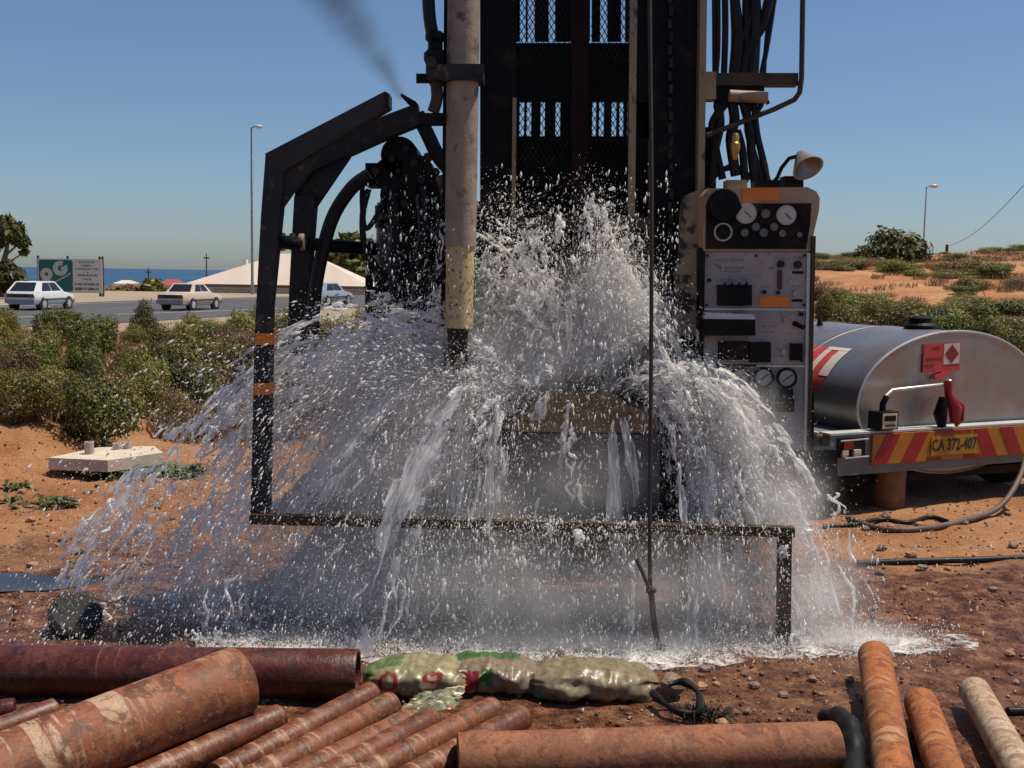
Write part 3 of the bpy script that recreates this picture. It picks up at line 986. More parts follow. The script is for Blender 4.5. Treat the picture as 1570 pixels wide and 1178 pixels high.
def car(px, wy, wz, heading, paintm, sedan, label, lower=None):
    """px, wy: pixel of the tyre contact nearest the camera"""
    g = G(px, wy, RZ + 0.03)
    h = R(heading)
    M = Matrix.Translation(g) @ Matrix.Rotation(h, 4, 'Z')
    t = Thing('parked_car' if False else 'passing_car', (0, 0, 0), label, 'car')
    t.loc = Vector((0, 0, 0))
    LN = 2.1 if sedan else 1.98
    if sedan:
        st = [(-LN, 0.34, 0.80, 0.74), (-LN + 0.12, 0.28, 0.92, 0.80), (-1.15, 0.24, 0.95, 0.83), (0.75, 0.24, 0.93, 0.83), (1.5, 0.26, 0.82, 0.81), (LN - 0.1, 0.28, 0.72, 0.78), (LN, 0.34, 0.62, 0.72)]
        gh = [(-1.25, 0.9, 0.76), (0.85, 0.92, 0.76), (-0.72, 1.38, 0.60), (0.28, 1.38, 0.60)]
    else:
        st = [(-LN, 0.36, 0.78, 0.76), (-LN + 0.08, 0.28, 0.90, 0.80), (-1.2, 0.24, 0.92, 0.83), (0.7, 0.24, 0.91, 0.83), (1.4, 0.26, 0.82, 0.81), (LN - 0.1, 0.28, 0.72, 0.78), (LN, 0.34, 0.6, 0.70)]
        gh = [(-1.88, 0.88, 0.77), (0.82, 0.9, 0.76), (-1.30, 1.40, 0.61), (0.2, 1.41, 0.60)]

    def W(x, y, z):
        return M @ Vector((x, y, z))
    mb = MB()
    rings = []
    for (x, zb, zt, w) in st:
        zm = zb + (zt - zb) * 0.62
        half = [(w * 0.86, zb), (w * 0.985, zb + 0.12), (w, zm), (w * 0.95, zt - 0.04), (w * 0.86, zt)]
        rings.append([W(x, y, z) for y, z in half] + [W(x, -y, z) for y, z in reversed(half)])
    n = 10
    vs = [p for r in rings for p in r]
    fs = [(i * n + q, i * n + (q + 1) % n, (i + 1) * n + (q + 1) % n, (i + 1) * n + q) for i in range(len(rings) - 1) for q in range(n)]
    fs += [tuple(range(n)), tuple(len(vs) - 1 - q for q in range(n))]
    mb.add(vs, fs)
    body = t.add('body', mb, paintm, smooth=True)
    mb = MB()
    (bx0, bz0, bw0), (bx1, bz1, bw1), (tx0, tz0, tw0), (tx1, tz1, tw1) = gh
    b = [(bx0, -bw0, bz0), (bx1, -bw1, bz1), (bx1, bw1, bz1), (bx0, bw0, bz0), (tx0, -tw0, tz0), (tx1, -tw1, tz1), (tx1, tw1, tz1), (tx0, tw0, tz0)]
    mb.hexa([W(*q) for q in b])
    cab = t.add('cabin', mb, paintm)

    def panel(a, bb, c, d, u0, u1, v0, v1, name, mat, off=0.012):
        a, bb, c, d = map(Vector, (a, bb, c, d))
        f = lambda u, v: (a.lerp(bb, u)).lerp(d.lerp(c, u), v)
        nrm = (bb - a).cross(d - a).normalized() * off
        q = [f(u0, v0), f(u1, v0), f(u1, v1), f(u0, v1)]
        m_ = MB(); m_.prism([W(*(p + nrm)) for p in q], (M.to_3x3() @ (-nrm * 0.8)))
        t.add(name, m_, mat, cab)
    if sedan:
        for (u0, u1) in ((0.13, 0.47), (0.51, 0.85)):
            panel(b[0], b[1], b[5], b[4], u0, u1, 0.14, 0.88, 'side_window', CGLASS)
            panel(b[2], b[3], b[7], b[6], 1 - u1, 1 - u0, 0.14, 0.88, 'side_window', CGLASS)
    else:
        for (u0, u1) in ((0.20, 0.55), (0.58, 0.92)):
            panel(b[0], b[1], b[5], b[4], u0, u1, 0.10, 0.88, 'side_window', CGLASS)
            panel(b[2], b[3], b[7], b[6], 1 - u1, 1 - u0, 0.10, 0.88, 'side_window', CGLASS)
    panel(b[3], b[0], b[4], b[7], 0.08, 0.92, 0.08, 0.9, 'rear_window', CGLASS)
    panel(b[1], b[2], b[6], b[5], 0.06, 0.94, 0.08, 0.92, 'windscreen', CGLASS)
    # rear band, bumper, lamps, plate
    rx = -LN
    t.add('rear_band', MB().hexa([W(rx - 0.03, -0.66, 0.62), W(rx + 0.05, -0.66, 0.62), W(rx + 0.05, 0.66, 0.62), W(rx - 0.03, 0.66, 0.62), W(rx - 0.01, -0.66, 0.80), W(rx + 0.06, -0.66, 0.80), W(rx + 0.06, 0.66, 0.80), W(rx - 0.01, 0.66, 0.80)]), TRIM, body)
    for s in (-1, 1):
        y0, y1 = s * 0.40, s * 0.70
        t.add('tail_lamp', MB().hexa([W(rx - 0.045, min(y0, y1), 0.63), W(rx + 0.06, min(y0, y1), 0.63), W(rx + 0.06, max(y0, y1), 0.63), W(rx - 0.045, max(y0, y1), 0.63), W(rx - 0.025, min(y0, y1), 0.79), W(rx + 0.07, min(y0, y1), 0.79), W(rx + 0.07, max(y0, y1), 0.79), W(rx - 0.025, max(y0, y1), 0.79)]), REDL, body)
    t.add('rear_bumper', MB().hexa([W(rx - 0.08, -0.76, 0.34), W(rx + 0.2, -0.84, 0.34), W(rx + 0.2, 0.84, 0.34), W(rx - 0.08, 0.76, 0.34), W(rx - 0.08, -0.76, 0.52), W(rx + 0.2, -0.84, 0.52), W(rx + 0.2, 0.84, 0.52), W(rx - 0.08, 0.76, 0.52)]), lower or TRIM, body)
    t.add('front_bumper', MB().hexa([W(LN - 0.2, -0.82, 0.32), W(LN + 0.06, -0.70, 0.32), W(LN + 0.06, 0.70, 0.32), W(LN - 0.2, 0.82, 0.32), W(LN - 0.2, -0.82, 0.5), W(LN + 0.06, -0.70, 0.5), W(LN + 0.06, 0.70, 0.5), W(LN - 0.2, 0.82, 0.5)]), lower or TRIM, body)
    for s in (-1, 1):
        t.add('side_strip', MB().hexa([W(-1.1, s * 0.832 - 0.012, 0.5), W(1.0, s * 0.832 - 0.012, 0.5), W(1.0, s * 0.832 + 0.012, 0.5), W(-1.1, s * 0.832 + 0.012, 0.5), W(-1.1, s * 0.832 - 0.012, 0.56), W(1.0, s * 0.832 - 0.012, 0.56), W(1.0, s * 0.832 + 0.012, 0.56), W(-1.1, s * 0.832 + 0.012, 0.56)]), TRIM, body)
        for wx in (-1.22, 1.22):
            Mw = M @ Matrix.Translation((wx, s * 0.66, 0.29)) @ Matrix.Rotation(-s * math.pi / 2, 4, 'X')
            t.add('wheel_arch', MB().lathe([(0.37, 0.0), (0.37, 0.166)], Mw, 20), TRIM, body)
            wh = t.add('wheel', MB().lathe([(0.24, 0.0), (0.29, 0.02), (0.29, 0.17), (0.24, 0.185)], Mw, 20), TYRE, smooth=True)
            t.add('rim', MB().lathe([(0.19, 0.15), (0.19, 0.188), (0.08, 0.196)], Mw, 16), RIM, wh, smooth=True)
    t.e.location = (0, 0, 0)
    # put the pivot at the car's base
    off = M.translation.copy()
    t.e.location = off
    for ch in t.e.children_recursive:
        ch.data.transform(Matrix.Translation(-off))


car(64, 474.0, 0, 84, flat('white_car_paint', (0.78, 0.78, 0.76), 0.25), False, 'white hatchback driving past the teal billboard', flat('grey_bumper', (0.3, 0.31, 0.33), 0.5))
car(293, 474.5, 0, 77, flat('beige_car_paint', (0.66, 0.55, 0.42), 0.3), True, 'old beige sedan with a dark rear band on the road', flat('beige_bumper', (0.35, 0.3, 0.25), 0.5))
car(502, 467.5, 0, 68, flat('silver_car_paint', (0.42, 0.47, 0.55), 0.28, 0.3), False, 'silver blue hatchback seen between the rig frame posts', flat('silver_bumper', (0.25, 0.28, 0.32), 0.4))

# =================================================================== DRILL RIG
STEEL = pm('dark_steel', (0.016, 0.0155, 0.016), (0.028, 0.024, 0.022), spec=0.25, scale=7, rough=0.55, metal=0.0, bump=0.25, c3=(0.11, 0.06, 0.035), s3=14, lo3=0.60, hi3=0.72)
BLACK = pm('greasy_black_steel', (0.005, 0.005, 0.0055), (0.009, 0.008, 0.0075), spec=0.15, scale=9, rough=0.5, metal=0.0, bump=0.25, c3=(0.045, 0.024, 0.014), s3=9, lo3=0.55, hi3=0.72)
FRAME = pm('frame_grey_steel', (0.022, 0.024, 0.024), (0.045, 0.041, 0.036), spec=0.25, scale=5, rough=0.6, metal=0.0, bump=0.2, c3=(0.15, 0.10, 0.07), s3=16, lo3=0.60, hi3=0.7)
BROWN = pm('rusty_brown_steel', (0.038, 0.025, 0.016), (0.075, 0.045, 0.025), spec=0.3, scale=9, rough=0.5, metal=0.0, bump=0.3, c3=(0.03, 0.022, 0.018), s3=20)
TAN = pm('worn_tan_paint', (0.32, 0.24, 0.15), (0.24, 0.17, 0.10), scale=7, rough=0.55, bump=0.2, c3=(0.07, 0.045, 0.03), s3=16, lo3=0.58, hi3=0.66, stretch=(1, 1, 0.5))
MUDPAINT = pm('muddy_pipe_paint', (0.36, 0.28, 0.20), (0.24, 0.18, 0.135), scale=9, rough=0.6, bump=0.25, c3=(0.07, 0.055, 0.05), s3=13, lo3=0.54, hi3=0.66)
YELLOW = pm('chipped_yellow_paint', (0.62, 0.48, 0.24), (0.52, 0.38, 0.17), scale=30, rough=0.5, bump=0.2, c3=(0.12, 0.08, 0.05), s3=55, lo3=0.56, hi3=0.62)
PANELW = pm('panel_offwhite', (0.40, 0.34, 0.30), (0.30, 0.25, 0.22), scale=6, rough=0.5, bump=0.08, c3=(0.13, 0.10, 0.08), s3=22, lo3=0.58, hi3=0.70)
PANELT = pm('panel_tan', (0.48, 0.33, 0.20), (0.40, 0.26, 0.15), scale=7, rough=0.5, bump=0.1, c3=(0.15, 0.1, 0.07), s3=30, lo3=0.64, hi3=0.74)
ORANGE = flat('orange_sticker', (0.80, 0.22, 0.015), 0.5)
HOSE = pm('black_hose', (0.007, 0.007, 0.0075), (0.013, 0.012, 0.011), spec=0.25, scale=14, rough=0.45, bump=0.15)
ALU = pm('bare_aluminium', (0.55, 0.55, 0.55), (0.42, 0.42, 0.43), scale=6, rough=0.4, metal=0.8, bump=0.05)
DIAL = flat('gauge_dial', (0.62, 0.56, 0.48), 0.3)
BRASS = pm('brass', (0.5, 0.33, 0.1), (0.36, 0.22, 0.07), scale=20, rough=0.35, metal=0.7)

rig = Thing('drill_rig', (0.25, 5.4, 0.0), 'truck mounted borehole drilling rig with dark mast, control panel and side frame', 'drill rig')

# --- step frame across the back: long bar, legs
DB = 4.72
bar = rig.add('step_bar', MB().pbeam((382, 797), (1219, 817), 15, 0.05, DB), BROWN)
rig.add('leg', MB().pbeam((1205, 823), (1203, 998), 19, 0.055, DB + 0.002), BROWN, bar)
rig.add('leg', MB().pbeam((1050, 826), (1049, 930), 11, 0.04, DB + 0.02), BROWN, bar)
rig.add('tread', MB().prism([P(700, 800, DB + 0.06), P(1190, 812, DB + 0.06), P(1180, 796, 5.1), P(715, 786, 5.1)], (0, 0, -0.012)), BROWN, bar)

# --- left side frame: two parallel bent posts with gussets
DP = 4.78
f1 = MB()
f1.ppoly([(407, 238), (436, 250), (414, 470), (409, 790), (384, 790), (390, 520), (400, 330)], DP, 0.10)
post = rig.add('side_frame_post', f1, FRAME)
f1 = MB(); f1.ppoly([(406, 236), (590, 140), (597, 144), (597, 164), (425, 268), (420, 262)], DP - 0.004, 0.10)
rig.add('arm', f1, FRAME, post)
f1 = MB(); f1.ppoly([(419, 262), (500, 214), (490, 238), (427, 328), (421, 330)], DP + 0.03, 0.03)
rig.add('gusset', f1, FRAME, post)
rig.add('arm_end', MB().ppoly([(590.5, 141), (596, 143), (596, 162), (590.5, 167)], DP - 0.012, 0.005), flat('dark_hole', (0.01, 0.01, 0.01), 0.8), post)
for (ya, yb) in ((511, 529), (588, 606)):
    rig.add('reflector_band', MB().ppoly([(391.5 - (ya - 511) * 0.03, ya), (419 - (ya - 511) * 0.06, ya), (417 - (yb - 511) * 0.06, yb), (390.5 - (yb - 511) * 0.03, yb)], DP - 0.008, 0.115), ORANGE, post)
DQ = 5.28
f1 = MB(); f1.ppoly([(451, 300), (483, 300), (474, 420), (466, 640), (436, 640), (444, 430)], DQ, 0.10)
post2 = rig.add('side_frame_post', f1, STEEL)
f1 = MB(); f1.ppoly([(452, 240), (592, 176), (640, 158), (644, 190), (600, 208), (480, 262), (452, 300)], DQ - 0.003, 0.10)
rig.add('arm', f1, STEEL, post2)
f1 = MB(); f1.ppoly([(455, 258), (540, 232), (536, 242), (476, 330), (455, 335)], DQ + 0.02, 0.04)
rig.add('gusset', f1, STEEL, post2)
ct = MB(); ct.ptube([(424, 371, DP + 0.05), (470, 374, DQ + 0.05), (600, 384, DQ + 0.25)], 11, n=14)
cross = rig.add('cross_tube', ct, BLACK, smooth=True)
for xx in (432, 449, 463):
    c0 = P(xx, 371, DP + 0.05 + (xx - 424) * 0.009)
    Mc = Matrix.Translation(c0) @ Matrix.Rotation(math.pi / 2, 4, 'Y')
    rig.add('tube_collar', MB().lathe([(0.038, -0.012), (0.041, 0), (0.038, 0.014)], Mc, 14), TAN if xx != 449 else BLACK, cross, smooth=True)
kn = MB(); kn.ppoly([(615, 143), (638, 156), (640, 165), (628, 162), (614, 147)], DQ - 0.01, 0.04)
rig.add('latch_handle', kn, BLACK, post2)

# --- engine block and rotation head at the left of the mast
eng = MB()
eng.prect(572, 440, 685, 640, 5.42, 0.5)
eng.prect(630, 330, 684, 440, 5.44, 0.3)
eng.prect(560, 250, 600, 285, 5.40, 0.2)
engine = rig.add('power_head', eng, BLACK)
eb = MB()
for (x, y, r, d, dd) in [(612, 238, 28, 5.36, 0.3), (640, 262, 24, 5.34, 0.2), (598, 268, 26, 5.36, 0.3), (625, 300, 42, 5.38, 0.3), (660, 290, 24, 5.36, 0.2)]:
    eb.pdisc(x, y, r, d, dd)
rig.add('motor_housing', eb, BLACK, engine)
for (x, y, r) in [(600, 244, 5), (622, 228, 5), (634, 250, 6), (610, 262, 4), (646, 276, 6), (590, 290, 5), (620, 312, 6), (650, 318, 5), (604, 330, 5), (575, 262, 6), (668, 262, 5), (655, 240, 6)]:
    rig.add('bolt', MB().pdisc(x, y, r, 5.325, 0.09, 8), STEEL, engine)
for (pl, r) in [([(640, 175), (655, 205), (672, 240), (690, 262)], 11), ([(700, 262), (690, 300), (686, 360)], 8), ([(590, 300), (578, 330), (560, 350), (555, 300), (560, 262)], 4), ([(565, 290), (556, 330), (560, 380), (585, 420)], 5), ([(648, 285), (652, 330), (648, 380), (630, 430)], 7), ([(600, 300), (608, 360), (604, 430), (610, 500)], 9), ([(670, 320), (672, 380), (660, 440)], 6)]:
    hb = MB(); hb.ptube(pl, r, 5.33, 9, 6)
    rig.add('hydraulic_hose', hb, HOSE, engine, smooth=True)
hb = MB(); hb.ptube([(567, 268), (540, 288), (512, 330), (495, 385), (483, 450), (480, 520), (490, 600)], 10.5, 5.2, 11, 7)
rig.add('thick_hose', hb, HOSE, engine, smooth=True)
CYL = pm('greasy_grey_cylinder', (0.10, 0.095, 0.10), (0.055, 0.05, 0.05), scale=7, rough=0.4, spec=0.4, c3=(0.02, 0.018, 0.016), s3=10, lo3=0.55, hi3=0.65)
rig.add('hydraulic_cylinder', MB().tube([P(600, 312, 5.46), P(597, 470, 5.46)], 22 * 5.46 / FPX, 18), CYL, engine, smooth=True)
for yy in (316, 338, 428):
    rig.add('cylinder_collar', MB().tube([P(600, yy, 5.46), P(600, yy + 12, 5.46)], 25 * 5.46 / FPX, 18), BLACK, engine, smooth=True)
rig.add('thin_tube', MB().ptube([(640, 300, 5.36), (644, 360, 5.36), (632, 420, 5.36), (640, 500, 5.36)], 3.5, 5.36, 8, 6), CYL, engine, smooth=True)
rig.add('thin_tube', MB().ptube([(672, 270, 5.36), (680, 300, 5.36), (676, 350, 5.36)], 6, 5.36, 8, 6), CYL, engine, smooth=True)
for (x, y, r) in [(606, 300, 4), (592, 345, 3.5), (660, 352, 5), (648, 410, 4), (668, 420, 4.5), (612, 455, 5), (590, 480, 4)]:
    rig.add('fitting', MB().pdisc(x, y, r, 5.35, 0.06, 6), CYL, engine)
for (x0, y0, x1, y1, d) in [(640, 335, 684, 372, 5.37), (574, 420, 640, 450, 5.37), (640, 400, 684, 470, 5.36), (580, 470, 684, 500, 5.37), (596, 520, 676, 560, 5.36)]:
    rig.add('housing_block', MB().prect(x0, y0, x1, y1, d, 0.09), BLACK, engine)
rig.add('wheel_guard', MB().ptube([(598 + 36 * math.cos(R(a)), 480 + 46 * math.sin(R(a))) for a in range(-170, 0, 17)], 2.2, 5.3, 7), STEEL, engine, smooth=True)
for (x0, x1) in ((562, 569), (566, 578)):
    rig.add('stay', MB().pbeam((x0 + 2, 392), (x0 - 1, 640), 7, 0.03, 5.33 + 0.03 * (x1 - x0 - 7)), BLACK, engine)

# --- tall mud-splashed feed pipe in front of the mast
DF = 4.95
fp = MB()
fp.tube([P(713, -420, DF), P(711, 0, DF), P(706, 378, DF)], 24 * DF / FPX, 22)
feed = rig.add('feed_pipe', fp, MUDPAINT, smooth=True)
rig.add('yellow_sleeve', MB().tube([P(706, 376, DF), P(703.5, 503, DF)], 21.5 * DF / FPX, 22), YELLOW, feed, smooth=True)
rig.add('back_channel', MB().pbeam((692, -420), (682, 500), 13, 0.05, DF + 0.07), BLACK, feed)
cl = MB(); cl.prect(655, 98, 741, 122, DF - 0.09, 0.18)
clamp = rig.add('pipe_clamp', cl, FRAME, feed)
rig.add('clamp_bolt', MB().pdisc(735, 108, 8, DF - 0.115, 0.025, 8), FRAME, clamp)
rig.add('clamp_lug', MB().prect(638, 113, 660, 127, DF - 0.05, 0.02), BLACK, clamp)
for (pl, r, mt) in [([(655, -60), (658, 20), (664, 58)], 9.5, HOSE), ([(668, 120), (670, 150), (664, 172)], 9, BROWN)]:
    hb = MB(); hb.ptube(pl, r, DF - 0.03, 12, 5)
    rig.add('air_hose', hb, mt, feed, smooth=True)
mb = MB()
Mv = Matrix.Translation(P(667, 118, DF - 0.03))
s_ = DF / FPX
mb.lathe([(9 * s_, -2 * s_), (14 * s_, 6 * s_), (14 * s_, 18 * s_), (17 * s_, 24 * s_), (17 * s_, 34 * s_), (11 * s_, 40 * s_), (11 * s_, 50 * s_), (15 * s_, 54 * s_), (15 * s_, 62 * s_), (9 * s_, 66 * s_)], Mv, 14)
rig.add('swivel_joint', mb, BLACK, feed, smooth=True)
rig.add('valve_nut', MB().pdisc(661, 95, 9, DF - 0.11, 0.04, 6), FRAME, feed)
rig.add('swivel_arm', MB().pbeam((640, 182), (690, 182), 17, 0.06, DF - 0.02), BLACK, feed)
tl = MB(); tl.tube([P(702, 498, DF), P(701, 545, DF)], [17 * s_, 14 * s_], 14)
tool = rig.add('tool_joint', tl, STEEL, feed, smooth=True)
rig.add('jaw', MB().prect(680, 545, 716, 561, DF - 0.05, 0.1), BROWN, tool)
rig.add('pin', MB().ptube([(700, 555), (698, 576)], 3.5, DF - 0.02), STEEL, tool, smooth=True)
rig.add('pin_nut', MB().pdisc(705, 553, 7, DF - 0.07, 0.03, 8), TAN, tool)

# --- mast
DM = 5.30
mm_ = MB()
mm_.prect(736, -420, 792, 640, DM, 0.22)
mast = rig.add('mast_column', mm_, BLACK)
rig.add('mast_column', MB().prect(999, -420, 1079, 640, DM + 0.05, 0.24), BLACK)
rig.add('column_flange', MB().pbeam((1084.5, -420), (1072, 520), 10, 0.10, DM - 0.03), TAN, mast)
rig.add('column_flange', MB().pbeam((789, 150), (787, 350), 6, 0.05, DM - 0.04), TAN, mast)
rig.add('guide_rail', MB().pbeam((976, -420), (968, 345), 11, 0.07, DM - 0.02), TAN, mast)
rig.add('guide_rail', MB().pbeam((997, 215), (998, 420), 6, 0.05, DM - 0.02), BROWN, mast)
rig.add('centre_post', MB().prect(877, -420, 903, 640, DM + 0.03, 0.12), pm('dull_red_steel', (0.014, 0.005, 0.004), (0.03, 0.009, 0.007), spec=0.15, scale=6, rough=0.6), mast)
# back plates between the open slots
for (y0, y1) in ((-140, -70), (66, 156), (209, 640)):
    rig.add('back_plate', MB().prect(780, y0, 1002, y1, DM + 0.36, 0.03), BLACK, mast)
for (xa, xb, y0, y1) in ((975, 996, 60, 158), (975, 996, 211, 640), (975, 996, -420, 60)):
    rig.add('filler_plate', MB().prect(xa, y0, xb + 6, y1, DM + 0.10, 0.02), BLACK, mast)
# hoses and rods behind the guards, leaving the sky slits
slits = [(798, 807), (810, 821), (842, 853), (905, 909), (921, 933), (953, 961)]
edges = [780] + [v for s in slits for v in s] + [1002]
for i in range(0, len(edges), 2):
    rig.add('mast_rod', MB().pbeam(((edges[i] + edges[i + 1]) / 2, -420), ((edges[i] + edges[i + 1]) / 2 - 1, 62), edges[i + 1] - edges[i], 0.04, DM + 0.28), BLACK, mast)
slits = [(797, 804), (808, 815), (829, 836), (852, 860), (908, 915), (919, 927), (938, 946), (950, 957), (962, 967)]
edges = [780] + [v for s in slits for v in s] + [1002]
for i in range(0, len(edges), 2):
    rig.add('mast_rod', MB().pbeam(((edges[i] + edges[i + 1]) / 2, 150), ((edges[i] + edges[i + 1]) / 2 - 1, 230), edges[i + 1] - edges[i], 0.04, DM + 0.27), BLACK, mast)


def expanded(x0, x1, y0, y1, D, cw, ch, w):
    mb = MB()
    a, b = P(x0, y1, D), P(x1, y0, D)
    n = int((b.x - a.x) / cw); rows = int((b.z - a.z) / ch) * 2
    for i in range(n + 1):
        for j in range(rows):
            xs = []
            for q in (j, j + 1):
                s = 1 if (q % 2) ^ (i % 2) else -1
                xs.append(Vector((a.x + i * cw + s * cw * 0.46, D + 0.004 * s, a.z + q * ch / 2)))
            mb.beam(xs[0], xs[1], w, w * 1.5)
    return mb


for (x0, x1) in ((793, 878), (902, 970)):
    rig.add('expanded_mesh_guard', expanded(x0, x1, -60, 335, DM - 0.015, 0.0125, 0.042, 0.0036), BLACK, mast)
rig.add('guard_sill', MB().prect(790, 333, 1000, 352, DM - 0.03, 0.06), BROWN, mast)
for (x0, x1, y0, y1) in ((795, 872, 352, 600), (905, 996, 352, 600)):
    rig.add('lower_plate', MB().prect(x0, y0, x1, y1, DM - 0.01, 0.05), pm('rust_red_plate', (0.035, 0.014, 0.010), (0.018, 0.009, 0.007), spec=0.2, scale=5, rough=0.5), mast)
rig.add('side_channel', MB().ppoly([(1048, 300), (1076, 290), (1070, 515), (1032, 515), (1036, 440)], DM - 0.05, 0.08), pm('worn_tan_side', (0.34, 0.26, 0.16), (0.26, 0.19, 0.12), scale=5, rough=0.6, c3=(0.03, 0.025, 0.02), s3=7, lo3=0.5, hi3=0.56), mast)
for i in range(26):   # drive chain down the right column
    yy = -10 + i * 20
    rig.add('chain_link', MB().prect(1024 + (i % 2) * 2, yy, 1030 + (i % 2) * 2, yy + 14, DM + 0.02, 0.02), STEEL, mast)

# --- hoses right of the mast, bracket and hose guide
hb_ = [([(1100, -60), (1101, 60), (1098, 112)], 4), ([(1110, -60), (1112, 40), (1110, 112)], 5), ([(1122, -60), (1128, 50), (1124, 112)], 7), ([(1118, -60), (1133, 50), (1128, 112)], 7), ([(1160, -60), (1150, 30), (1132, 70), (1126, 112)], 6), ([(1190, -60), (1172, 30), (1150, 70), (1140, 112)], 8), ([(1150, -60), (1158, 20), (1154, 112)], 9), ([(1196, -60), (1178, 60), (1168, 112)], 4), ([(1192, -60), (1176, 50), (1172, 112)], 3), ([(1094, -60), (1095, 112)], 3), ([(1145, -60), (1144, 30), (1148, 112)], 6)]
for pl, r in hb_:
    b_ = MB(); b_.ptube(pl, r, DM + 0.08, 9, 5)
    rig.add('mast_hose', b_, HOSE, mast, smooth=True)
rig.add('hose_bracket', MB().prect(1086, 112, 1224, 131, DM + 0.02, 0.07), BROWN, mast)
rig.add('bracket_block', MB().prect(1082, 110, 1098, 152, DM - 0.01, 0.1), TAN, mast)
rig.add('guide_rod', MB().ptube([(1232, -80), (1229, 120), (1226, 142), (1218, 153), (1186, 168), (1150, 182), (1084, 208)], 4, DM + 0.0, 9), BROWN, mast, smooth=True)
rig.add('roller', MB().tube([P(1118, 147, DM), P(1176, 150, DM)], 9 * DM / FPX, 12), TAN, mast, smooth=True)
rig.add('bracket_plate', MB().prect(1096, 131, 1172, 160, DM + 0.05, 0.04), BLACK, mast)
for pl, r in [([(1100, 160), (1104, 190), (1096, 230), (1090, 280)], 7), ([(1122, 155), (1126, 185), (1120, 215), (1128, 270)], 8), ([(1112, 160), (1092, 190), (1098, 230), (1108, 275)], 6), ([(1140, 160), (1150, 200), (1152, 235), (1158, 285)], 7), ([(1155, 150), (1160, 200), (1168, 240), (1180, 290)], 5), ([(1148, 158), (1146, 200), (1160, 250), (1170, 290)], 5), ([(1168, 160), (1158, 182), (1164, 215), (1175, 262), (1176, 290)], 4), ([(1130, 200), (1138, 230), (1142, 280)], 6), ([(1165, 165), (1172, 150), (1178, 160)], 3), ([(1085, 250), (1100, 262), (1130, 250)], 4), ([(1088, 282), (1105, 262), (1135, 258), (1150, 275)], 4)]:
    b_ = MB(); b_.ptube(pl, r, DM + 0.05, 9, 5)
    rig.add('control_hose', b_, HOSE, mast, smooth=True)
rig.add('hose_cluster', MB().prect(1082, 195, 1098, 290, DM + 0.1, 0.1), STEEL, mast)
mb = MB(); mb.lathe([(3 * s_, -18 * s_), (6 * s_, -8 * s_), (8 * s_, 0), (8 * s_, 8 * s_), (6 * s_, 10 * s_), (6 * s_, 20 * s_), (4 * s_, 24 * s_)], Matrix.Translation(P(1127, 228, DM - 0.06)), 12)
rig.add('brass_fitting', mb, BRASS, mast, smooth=True)

# --- control panel
DC = 5.12
cab_ = MB()
cab_.ppoly([(1074, 380), (1244, 380), (1243, 720), (1072, 720)], DC + 0.02, 0.26)
panel = rig.add('control_panel', cab_, STEEL)
rig.add('panel_head', MB().ppoly([(1078, 300), (1086, 289), (1238, 287), (1252, 294), (1257, 304), (1256, 322), (1246, 366), (1242, 386), (1078, 386)], DC, 0.24), PANELT, panel)
rig.add('gauge_plate', MB().ppoly([(1083, 312), (1244, 312), (1242, 345), (1236, 382), (1082, 382)], DC - 0.008, 0.007), BLACK, panel)
rig.add('orange_sticker', MB().prect(1138, 288, 1196, 308, DC - 0.006, 0.005), ORANGE, panel)
for (x, y, r, big, rim) in [(1144, 327, 16, 1, 0), (1206, 330, 15, 1, 0), (1109, 356, 14, 2, 1), (1174, 328, 8, 0, 0), (1142, 357, 7, 0, 0), (1159, 348, 7, 0, 0), (1171, 357, 7.5, 0, 0), (1187, 348, 7, 0, 0), (1200, 358, 6.5, 0, 0), (1226, 360, 5, 0, 0)]:
    rig.add('gauge', MB().pdisc(x, y, r, DC - 0.022, 0.013, 24), flat('gauge_rim_pale', (0.55, 0.47, 0.38), 0.35) if big else STEEL, panel)
    rig.add('gauge_face', MB().pdisc(x, y, r * 0.82, DC - 0.024, 0.0015, 24), BLACK if big == 2 else (DIAL if big else flat('small_dial', (0.16, 0.14, 0.12), 0.4)), panel)
    if big:
        rig.add('gauge_needle', MB().pbeam((x - 2, y - 3), (x + r * 0.5, y + r * 0.45), 1.6, 0.001, DC - 0.026), TRIM, panel)
rig.add('black_cover', MB().pdisc(1110, 314, 24, DC - 0.05, 0.045, 24), BLACK, panel)
rig.add('black_cover', MB().ppoly([(1086, 310), (1104, 292), (1128, 296), (1138, 318), (1128, 332), (1095, 332)], DC - 0.055, 0.03), BLACK, panel)
rig.add('panel_board', MB().ppoly([(1081, 387), (1239, 387), (1236, 473), (1080, 473)], DC + 0.002, 0.02), PANELW, panel)
rig.add('panel_board', MB().ppoly([(1080, 475), (1236, 476), (1234, 560), (1079, 558)], DC + 0.002, 0.02), PANELW, panel)
rig.add('panel_board', MB().ppoly([(1079, 562), (1234, 563), (1232, 690), (1078, 690)], DC + 0.004, 0.02), pm('panel_grey', (0.32, 0.30, 0.29), (0.24, 0.225, 0.22), scale=6, rough=0.5), panel)
rig.add('seam_strip', MB().pbeam((1080, 474), (1236, 475), 3, 0.01, DC - 0.006), ALU, panel)
rig.add('seam_strip', MB().pbeam((1160, 561), (1236, 562), 3, 0.01, DC - 0.006), ALU, panel)
rig.add('edge_strip', MB().pbeam((1240, 388), (1235, 690), 5, 0.03, DC - 0.012), ALU, panel)
rig.add('corner_rail', MB().pbeam((1248, 362), (1240, 700), 6, 0.08, DC - 0.02), BROWN, panel)
rig.add('corner_rail', MB().pbeam((1077, 385), (1073, 690), 6, 0.06, DC - 0.02), BLACK, panel)
